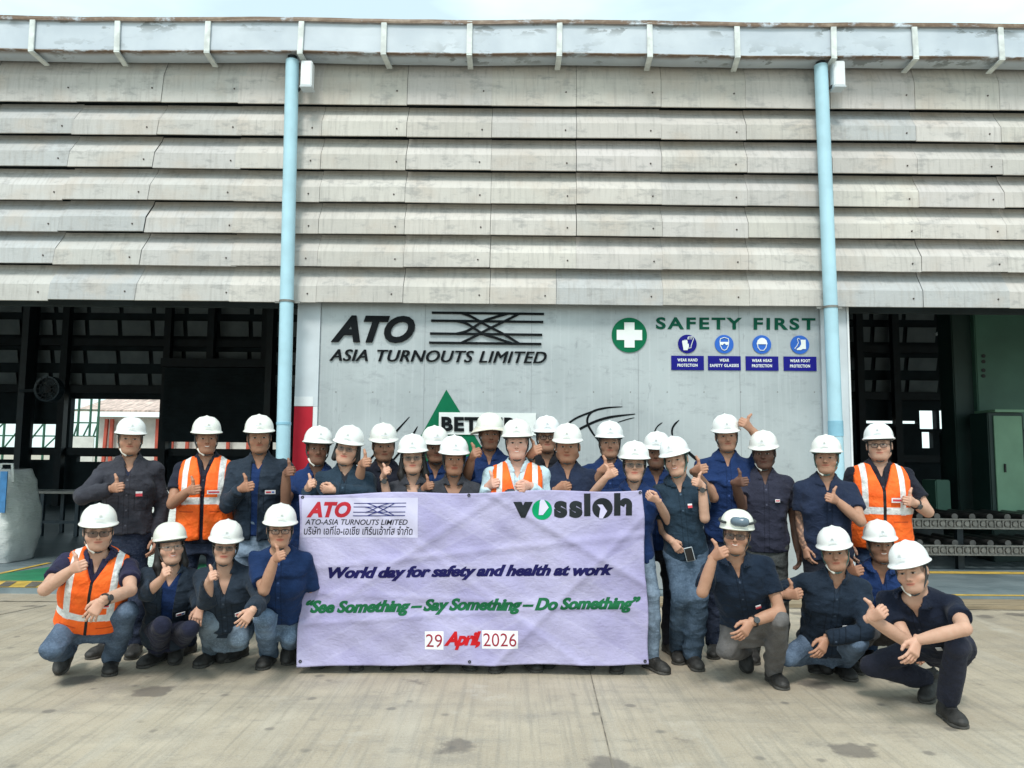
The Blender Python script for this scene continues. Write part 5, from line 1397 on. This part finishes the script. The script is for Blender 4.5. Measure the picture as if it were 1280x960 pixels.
    # ---- hair
    F = Fld((-.13, -.17, -.32), (.13, .12, .14), .0065)
    F.ell((0, -.018, .030), (.080*fw, .094, .094), None, 0)
    sl, P = F.full()
    if hair in ('short', 'grey'):
        F.V = np.maximum(F.V, np.maximum(-(P[2]+.035)+np.clip(P[1], -.05, .05)*.9+0*P[0], P[1]-.028+0*P[0]).astype(np.float32))
    else:
        F.V = np.maximum(F.V, np.maximum(P[1]-.030+.0*P[0], -(P[2]+.07)+0*P[0]).astype(np.float32))
        if hair == 'long':
            for s in (-1, 1): F.cone((s*.072*fw, -.015, .02), (s*.088*fw, -.012, -.13), .022, .030, .02); F.cone((s*.088*fw, -.012, -.13), (s*.085, .0, -.20), .030, .018, .02)
            F.cone((0, -.08, -.03), (0, -.085, -.2), .055, .045, .03)
        if hair == 'bob':
            for s in (-1, 1): F.cone((s*.074*fw, -.015, .02), (s*.083*fw, -.012, -.085), .020, .026, .02)
            F.cone((0, -.07, -.02), (0, -.06, -.11), .055, .045, .03)
        if hair == 'tied':
            F.cone((0, -.09, -.0), (0, -.12, -.06), .04, .03, .03)
            for s in (-1, 1): F.cone((s*.076*fw, .012, .03), (s*.079*fw, .012, -.035), .010, .007, .01)
        if hair == 'fringe': 
            F.V = F.V
        # forehead hair under the hat
        F.cone((-.06, .055, .052), (.06, .055, .052), .016, .016, .02); F.cone((-.03, .08, .046), (.03, .08, .048), .011, .011, .02)
    F.wrinkle(.002, seed+9, 90, 200, 6, .4)
    v, f = F.mesh()
    w_ = hf.o+(v[:, :1]*hf.x+v[:, 1:2]*hf.f+v[:, 2:3]*hf.u)*hs
    det = np.linalg.det(np.stack([hf.x, hf.f, hf.u], 1))
    np_mesh('hair', w_-RO, f if det > 0 else f[:, ::-1], HAIR_G if hair == 'grey' else HAIR, root)
    # ---- badges, laid on the chest
    infl = .058 if vest else (.043 if jacket else .026)
    def on_chest(x, u, lift=0):
        t_ = u/T.L; w__ = np.interp(t_, T.t, T.w)+infl; d__ = np.interp(t_, T.t, T.d)+infl
        ff = d__*max(.05, 1-abs(x/w__)**2.4)**(1/2.4)+np.interp(t_, T.t, T.fo)
        if fem: ff += .022*math.exp(-((x-.068)/.07)**2)
        return T.P(x, ff+lift, u)
    for (bx_, bu, bw_, bh_, kind) in (badge or ()):
        ct = on_chest(bx_, bu, .002); e1 = nrm(on_chest(bx_+.02, bu)-on_chest(bx_-.02, bu)); e2 = nrm(on_chest(bx_, bu+.03)-on_chest(bx_, bu-.03)); nn = np.cross(e1, e2)
        b_ = MB()
        def plate(cx_, cz_, w2, h2, th):
            p = [ct+e1*(cx_+sx*w2)+e2*(cz_+sz*h2)+nn*dd for dd in (0, th) for sx, sz in ((-1,-1),(1,-1),(1,1),(-1,1))]
            b_.hexa([q-RO for q in p])
        plate(0, 0, bw_/2, bh_/2, .004)
        if kind == 'logo':
            b_.cur = 1; plate(-bw_*.18, 0, bw_*.24, bh_*.22, .0052); b_.cur = 2; plate(bw_*.25, 0, bw_*.12, bh_*.2, .0052)
        if kind == 'pink': b_.cur = 1; plate(0, 0, bw_*.40, bh_*.22, .0052)
        if kind == 'red': b_.cur = 1; plate(0, -bh_*.2, bw_*.5, bh_*.3, .0055)
        o = b_.build('badge', [B_WHITE, B_RED, B_BLUE], None); o.parent = root
    if watch:
        a = arms[0 if watch == 'a' else 1]; d = nrm(a[2]-a[1]); c_ = a[2]-d*.03; r0 = .033*wb**.6
        n1 = nrm(np.cross(d, (0, 0, 1))); n2 = np.cross(n1, d); b_ = MB()
        b_.tube([c_-RO+(n1*math.cos(q)+n2*math.sin(q))*r0 for q in np.linspace(0, 6.283, 20, endpoint=False)], .0065, 6, True)
        vdir = nrm((CAM-c_)-d*((CAM-c_)@d)); b_.cur = 1
        fc_ = c_-RO+vdir*r0; b_.tube([fc_, fc_+vdir*.012], .019, 16)
        o = b_.build('watch', [MT['black'], simple('watch_face', (.05, .055, .06), .15, .2, 20)], None, smooth=False); o.parent = root
    PEOPLE.append(dict(root=root, arms=arms, T=T, sh=sh, RO=RO))
    return PEOPLE[-1]

# ------------------------------------------------------------------ the group
NAVY = (.017, .025, .052); ROYAL = (.012, .030, .100); DKJ = (.020, .030, .046); TEAL = (.019, .036, .057); DGREY = (.042, .044, .054)
J_LIGHT = dict(c=(.17, .23, .31), denim=1); J_MID = dict(c=(.078, .115, .175), denim=1); J_NAVY = dict(c=(.014, .022, .046), denim=1); T_DARK = dict(c=(.017, .019, .027)); T_GREY = dict(c=(.12, .115, .115))
def vm(a, b_, z=.006): return vest_mat((.108, .146, a, b_, z))
TAN = (.42, .235, .158); MEDT = (.36, .19, .122); FAIR = (.54, .33, .24); DARK = (.21, .108, .072); DEEP = (.14, .075, .055); PINK = (.64, .385, .305); BRN = (.31, .163, .105)
# --- back rows first
person('man in a wide brimmed tan hard hat and blue polo giving a thumbs up', (612, 543), 6.0, BRN, dict(c=ROYAL), T_DARK, armA=dict(e=(583, 597, 'n'), h=(597, 566, 'n'), u=(.35, -.75, .45)), hat='brim', hyaw=4)
person('man with glasses at the back holding his fist near his chin', (683.5, 547), 6.05, TAN, dict(c=(.016, .017, .022)), T_DARK, armA=dict(e=(662, 592, 'n'), h=(673, 562, 'n'), u=(.45, -.7, .35)), glasses='dark', beard=.2, watch='a')
person('young man in blue polo behind the woman with tinted glasses', (762, 554), 5.95, TAN, dict(c=ROYAL), T_DARK, armA=dict(e=(742, 615, 'n'), h=(763, 585, 'n'), u=(.5, -.7, .2)), sw=1.05)
person('bearded man in blue shirt half hidden behind two women', (821, 567), 6.0, BRN, dict(c=ROYAL), T_DARK, beard=1, hyaw=-6)
person('man in blue polo raising a thumb above his shoulder', (908, 545.5), 5.95, TAN, dict(c=ROYAL), J_NAVY, armA=dict(e=(892, 622, 'n'), h=(880, 586, 'n'), u=(.5, -.75, .2)), armB=dict(e=(958, 558, -.02), h=(928, 528, -.12), u=(-.6, -.45, .45)), hroll=-3, hyaw=3, badge=[(.075, .43, .035, .022, 'pink')], smile=False)
person('man in dark shirt at the back with fist raised beside the woman in tinted glasses', (479.5, 557), 5.9, TAN, dict(c=(.014, .016, .026)), T_DARK, armA=dict(e=(447, 612, 'n'), h=(459, 578, 'n'), u=(.4, -.8, .1)), sw=1.0, hpitch=4)
person('man in blue shirt peering between two women at the back', (544, 560), 6.0, BRN, dict(c=ROYAL), T_DARK, hyaw=10, hroll=-3)
person('older man in blue polo at the left end of the banner', (397, 561.5), 5.72, DARK, dict(c=ROYAL), T_DARK, armA=dict(e=(357, 630, 'n'), h=(364, 589, 'n'), u=(.45, -.8, .15)), hyaw=6, cup=2)
# --- standing left
person('man in a charcoal zip jacket standing at the far left', (163, 549.5), 5.85, TAN, dict(c=(.02, .025, .05), v=.1), J_NAVY, armA=dict(e=(104, 620, 'n'), h=(150, 609, 'n'), u=(.78, -.6, .12)), yaw=4, hyaw=4, jacket=dict(c=(.036, .037, .048), v=.14, vs=.30, hem=.10), badge=[(.085, .40, .045, .036, 'red')], hair='grey', cup=2, sw=.95, bulk=.97)
person('man in an orange vest standing second from the left', (258, 548.5), 5.85, MEDT, dict(c=(.016, .019, .032)), J_NAVY, armA=dict(e=(215, 630, 'n'), h=(246, 612, 'n'), u=(.8, -.6, .12)), smile=True, bulk=1.04,
       vest=dict(m=vm(.325, .375, 0), v=.20, vs=.30, open=(.014, 0), hem=.06), badge=[(.085, .415, .095, .028, 'pink')], cup=2)
person('tall thin man in an open dark jacket and pale jeans standing third from the left', (324, 547), 5.78, MEDT, dict(c=ROYAL, v=.09), J_LIGHT, armA=dict(e=(284, 632, 'n'), h=(313, 608, 'n'), u=(.8, -.55, .2)), jacket=dict(c=DKJ, v=.14, vs=.35, open=(.022, -.012), hem=.06), badge=[(.10, .415, .075, .028, 'logo')], sw=1.0, bulk=.96, green=0, hyaw=4)
# --- first row behind the banner
person('woman in rimless glasses and dark jacket gripping the banner at its left corner', (434.5, 561), 5.62, FAIR, dict(c=(.02, .022, .03), v=.05), T_DARK, armA=dict(e=(401, 642, -.02), h=(391, 604, -.26), u=(.4, -.75, .4)), armB=dict(e=(462, 618, -.10), h=(404, 610, -.24), hand='grip', u=(-.95, -.15, .1), w=(0, -.35, .9)),
       sex='f', hroll=11, hyaw=-8, jacket=dict(c=TEAL, v=.10, vs=.4), hair='bob', glasses='tint', badge=[(.09, .40, .05, .025, 'white')], bulk=1.08)
person('woman with long hair and pink tinted glasses in a grey blouse', (516, 572), 5.62, FAIR, dict(c=DGREY, v=.20, vs=.34), T_DARK, armA=dict(e=(488, 640, -.05), h=(485, 588, -.14), u=(.35, -.7, .55)), sex='f', hair='long', glasses='tint', cup=0, watch='a')
person('older woman in a dark grey jacket giving a thumbs up above the banner', (567.5, 574), 5.60, BRN, dict(c=(.03, .032, .04), v=.16, vs=.5), T_DARK, armA=dict(e=(530, 640, -.05), h=(539, 607, -.16), u=(.5, -.75, .2)), sex='f', jacket=dict(c=DGREY, v=.20, vs=.42), hair='tied', cup=0, bulk=1.05)
person('fair skinned man in an orange vest over a pale blue shirt at the centre', (646.5, 554), 5.60, PINK, dict(c=(.46, .60, .68), v=.10, vs=.5, long=True, collar='fold', m='pale_shirting'), T_DARK, armA=dict(e=(601, 640, -.04), h=(620, 604, -.16), u=(.5, -.75, .25)), armB=dict(e=(697, 640, -.04), h=(651, 609, -.25), hand='grip', u=(-.55, -.7, -.1), w=(-.2, -.3, .9)),
       smile=True, vest=dict(m=vm(.20, .26), v=.24, vs=.30, hem=.05), bulk=1.08, hair='grey', cup=0, hs=1.02)
person('stout man in a navy polo with small chest badges right of the centre', (709.5, 558.5), 5.66, MEDT, dict(c=NAVY), T_DARK, armA=dict(e=(690, 640, -.05), h=(709, 609, -.18), hand='grip', u=(.8, -.5, .2)), bulk=1.14, face=(1.08, 1.12), badge=[(.06, .44, .04, .02, 'red'), (.12, .45, .022, .034, 'white')], cup=0)
person('woman in blue polo and tinted glasses holding the right corner of the banner', (793, 581), 5.56, FAIR, dict(c=ROYAL), J_LIGHT, armA=dict(e=(737, 622, -.06), h=(769, 590, -.2), u=(.75, -.5, .5)), armB=dict(e=(836, 652, -.02), h=(811, 619, -.20), hand='grip', u=(-.85, -.35, .35), w=(.1, -.6, .7)),
       sex='f', glasses='tint', hair='tied', legB=dict(foot=(820, 838), knee=(816, 742, 5.52), dir=(.5, -1)))
person('smiling woman in a dark teal polo and blue jeans beside the banner', (845, 575), 5.60, FAIR, dict(c=TEAL), dict(c=(.062, .098, .150), denim=1, fit=1.22), armA=dict(e=(829, 663, .03), h=(850, 687, -.14), hand='phone', u=(.55, -.25, -.75), w=(.7, -.5, .5)), armB=dict(e=(881, 648, 'n'), h=(868, 602, 'n'), u=(-.65, -.6, .3)),
       sex='f', hroll=-11, hyaw=-14, smile=True, hair='tied', watch='b', badge=[(.05, .42, .03, .03, 'red')], bulk=1.08, lean=(.06, 0), green=1,
       legA=dict(foot=(848, 826), knee=(851, 745, 5.52), dir=(-.2, -1)), legB=dict(foot=(868, 834), knee=(874, 745, 5.50), dir=(.05, -1)))
# --- standing right
person('dark skinned man in a faded navy polo giving a low thumbs up', (955, 566.5), 5.85, DEEP, dict(c=(.028, .030, .050)), dict(c=(.05, .055, .055), denim=1), armA=dict(e=(928, 634, 'n'), h=(931, 602, 'n'), u=(.5, -.8, .1)), hpitch=6, cup=2, badge=[(.075, .42, .035, .022, 'pink')])
person('young man with a tattooed forearm in a navy polo', (1033, 573), 5.62, TAN, dict(c=NAVY), T_DARK, armA=dict(e=(1001, 655, .0), h=(1012, 697, -.08), hand='relaxed', u=(.15, -.2, -.95), w=(.3, -1, 0)), armB=dict(e=(1076, 652, 'n'), h=(1036, 622, 'n'), u=(-.8, -.5, .3)), tattoo=True, badge=[(.085, .40, .035, .022, 'pink'), (.13, .41, .022, .03, 'white')], bulk=1.05, hair='fringe', cup=2, green=1)
person('stocky man with dark glasses in an orange vest standing at the far right', (1099, 557), 5.85, FAIR, dict(c=(.016, .018, .028)), dict(c=(.03, .06, .13), denim=1), armB=dict(e=(1160, 640, 'n'), h=(1133, 626, 'n'), u=(-.75, -.6, .15)), glasses='dark', bulk=1.12, face=(1.05, 1.08), watch='b', cup=0,
       vest=dict(m=vm(.30, .35, .010), v=.20, vs=.36, hem=.04), badge=[(.085, .405, .09, .034, 'pink')])
# --- crouching left
person('man in an orange vest and tinted glasses kneeling at the far left', (123, 664), 5.02, FAIR, dict(c=(.022, .022, .050), v=.10), J_MID, armA=dict(e=(56, 737, 'n'), h=(103, 707, 'n'), u=(.82, -.4, .3)), armB=dict(e=(163, 738, 'n'), h=(117, 766, 'n'), hand='relaxed', u=(-.45, -.25, -.8), w=(-.85, -.2, .4)),
       pelvis=(112, 785, 5.25), legA=dict(foot=(84, 838), knee=(64, 812), dir=(.1, -1), pitch=40), legB=dict(foot=(138, 840), knee=(160, 764), dir=(.45, -1)), glasses='shade', watch='b', bulk=1.06, vest=dict(m=vm(.175, .225, .008), v=.13, vs=.55, hem=.06), badge=[(.085, .31, .085, .03, 'pink')], cup=2, hs=1.02)
person('woman in a cream climbing helmet and long dark jacket crouching in the front row', (213, 683), 5.28, FAIR, dict(c=ROYAL, v=.10, vs=.5), dict(c=(.016, .018, .036)), armA=dict(e=(184, 742, 'n'), h=(210, 714, 'n'), u=(.45, -.6, .6)), armB=dict(e=(247, 745, .0), h=(246, 775, -.25), hand='relaxed', u=(0, -.5, -.8), w=(-.8, -.4, 0)),
       pelvis=(206, 800, 5.5), legA=dict(foot=(190, 830), knee=(203, 782, 5.0), dir=(-.2, -1)), legB=dict(foot=(222, 826), knee=(238, 786, 5.05), dir=(.2, -1), pitch=25), sex='f', jacket=dict(c=DKJ, v=.2, vs=.35, open=(.035, .01), hem=-.02), hat='climb', hair='long', glasses='clear', smile=True, hroll=-4, hyaw=6, cup=0, badge=[(.10, .32, .06, .022, 'logo')])
person('woman in dark overshirt and pale jeans crouching beside the blue T-shirt', (282, 682), 5.25, FAIR, dict(c=DKJ, v=.16, vs=.25), dict(c=(.15, .20, .26), denim=1), armA=dict(e=(258, 752, 'n'), h=(268, 719, 'n'), u=(.45, -.7, .5)), armB=dict(e=(326, 748, 'n'), h=(305, 776, 'n'), hand='relaxed', u=(-.5, -.3, -.75), w=(-.8, -.3, .4)),
       pelvis=(287, 800, 5.5), legA=dict(foot=(259, 830), knee=(258, 772), dir=(-.2, -1)), legB=dict(foot=(286, 824), knee=(300, 798), dir=(-.1, -1), pitch=35), sex='f', jacket=dict(c=DKJ, v=.16, vs=.35), glasses='tint', hair='tied', hroll=3, badge=[(.10, .32, .06, .026, 'logo')], bulk=1.06)
person('person in a royal blue T-shirt and glasses crouching against the banner edge', (350, 662), 5.2, TAN, dict(c=(.010, .027, .085), v=.05, collar=None), dict(c=(.13, .19, .28), denim=1, fit=1.05), armA=dict(e=(330, 738, 'n'), h=(353, 694, 'n'), u=(.6, -.6, .35)), armB=dict(e=(392, 745, .15), h=(385, 775, .2), hand='relaxed', u=(-.3, -.4, -.8), w=(-.8, -.3, .3)),
       pelvis=(352, 784, 5.55), legA=dict(foot=(333, 832), knee=(331, 772), dir=(.0, -1)), legB=dict(foot=(362, 826), knee=(363, 795, 5.45), dir=(.1, -1), pitch=40), sex='f', bulk=1.15, glasses='dark', hair='tied', face=(1.03, 1.05), sleeve=.75)
# --- crouching right
person('man with goggles on his helmet and grey trousers kneeling right of the banner', (921, 669), 4.98, TAN, dict(c=(.010, .018, .034)), T_GREY, armA=dict(e=(878, 740, 'n'), h=(905, 690, 'n'), u=(.45, -.65, .4)), armB=dict(e=(975, 764, 'n'), h=(927, 790, 'n'), hand='relaxed', u=(-.6, -.3, -.65), w=(-.7, -.3, .6)),
       pelvis=(936, 792, 5.25), legA=dict(foot=(930, 836), knee=(908, 812), dir=(-.1, -1), pitch=40), legB=dict(foot=(971, 856), knee=(974, 774), dir=(.05, -1)), hat='climb', goggles=True, glasses='shade', watch='b', smile=True, cup=0, badge=[(.085, .32, .035, .024, 'red')], hyaw=-8, lean=(0, 0))
person('young man in a buttoned dark jacket and blue jeans kneeling beside the man with goggles', (1044, 691), 5.12, TAN, dict(c=DKJ), J_MID, armA=dict(e=(984, 735, .06), h=(998, 742, -.12), u=(.75, -.55, .15)), armB=dict(e=(1082, 790, 'n'), h=(1024, 812, 'n'), hand='relaxed', u=(-.5, -.3, -.75), w=(-.8, -.3, .4)),
       pelvis=(1030, 815, 5.38), legA=dict(foot=(1030, 838), knee=(985, 822), dir=(-.2, -1), pitch=40), legB=dict(foot=(1057, 846), knee=(1073, 804), dir=(-.05, -1)), jacket=dict(c=(.013, .022, .038), v=.09, vs=.3, hem=.04), hair='fringe', cup=2, green=1, hroll=-4, badge=[(.085, .32, .075, .032, 'logo')], bulk=.96)
person('smiling man in a blue polo crouching behind the front man', (1100.5, 681), 5.45, BRN, dict(c=ROYAL), dict(c=(.055, .052, .055)), armA=dict(e=(1066, 748, 'n'), h=(1074, 713, 'n'), u=(.5, -.75, .3)), pelvis=(1102, 790, 5.7), legA=dict(foot=(1072, 822), knee=(1085, 790, 5.25), dir=(-.1, -1)), legB=dict(foot=(1128, 822), knee=(1130, 785, 5.3), dir=(.1, -1)), smile=True, hroll=-3, hyaw=8, bulk=1.08, face=(1.05, 1.05))
person('man in navy clothes and work boots squatting at the front right with pursed lips', (1140, 714), 4.48, FAIR, dict(c=(.010, .014, .028)), dict(c=(.022, .024, .038), long=0), armA=dict(e=(1134, 802, 'n'), h=(1103, 764, 'n'), u=(.5, -.6, .45), w=(-.35, -.1, 1)), armB=dict(e=(1206, 786, 'n'), h=(1138, 817, 'n'), hand='relaxed', u=(-.45, -.3, -.8), w=(-.85, -.25, .4)),
       pelvis=(1182, 815, 4.85), legA=dict(foot=(1164, 874), knee=(1088, 832), dir=(-.7, -.7), pitch=12), legB=dict(foot=(1190, 902), knee=(1196, 808), dir=(-.1, -1)), yaw=-22, hyaw=-16, hroll=-12, hpitch=4, green=0, cup=2, badge=[(.06, .33, .03, .04, 'white')])
# phone in the hand of the woman beside the banner
pq = PEOPLE[[p['root']['label'].startswith('smiling woman') for p in PEOPLE].index(True)]
a_ = pq['arms'][0]; c_ = a_[2]+a_[3]*.105+a_[4]*.03+np.array((.035, -.03, -.005))
ph = empty('mobile_phone', tuple(c_), 'black mobile phone with pale case held low by the smiling woman', 'phone')
xx = np.array((.95, -.2, .1)); zz = nrm(np.array((-.28, -.1, 1))); xx = nrm(xx-zz*(xx@zz)); yy = np.cross(zz, xx)
def slab(mb, w_, h_, d0, d1): mb.hexa([c_+xx*sx*w_+zz*sz*h_+yy*d for d in (d0, d1) for sx, sz in ((-1,-1),(1,-1),(1,1),(-1,1))])
b = MB(); slab(b, .030, .050, -.005, .005); b.build('case', MT['pale_frame'], ph, bevel=.003)
b = MB(); slab(b, .026, .046, -.0085, -.0055); b.build('screen', MT['black'], ph)
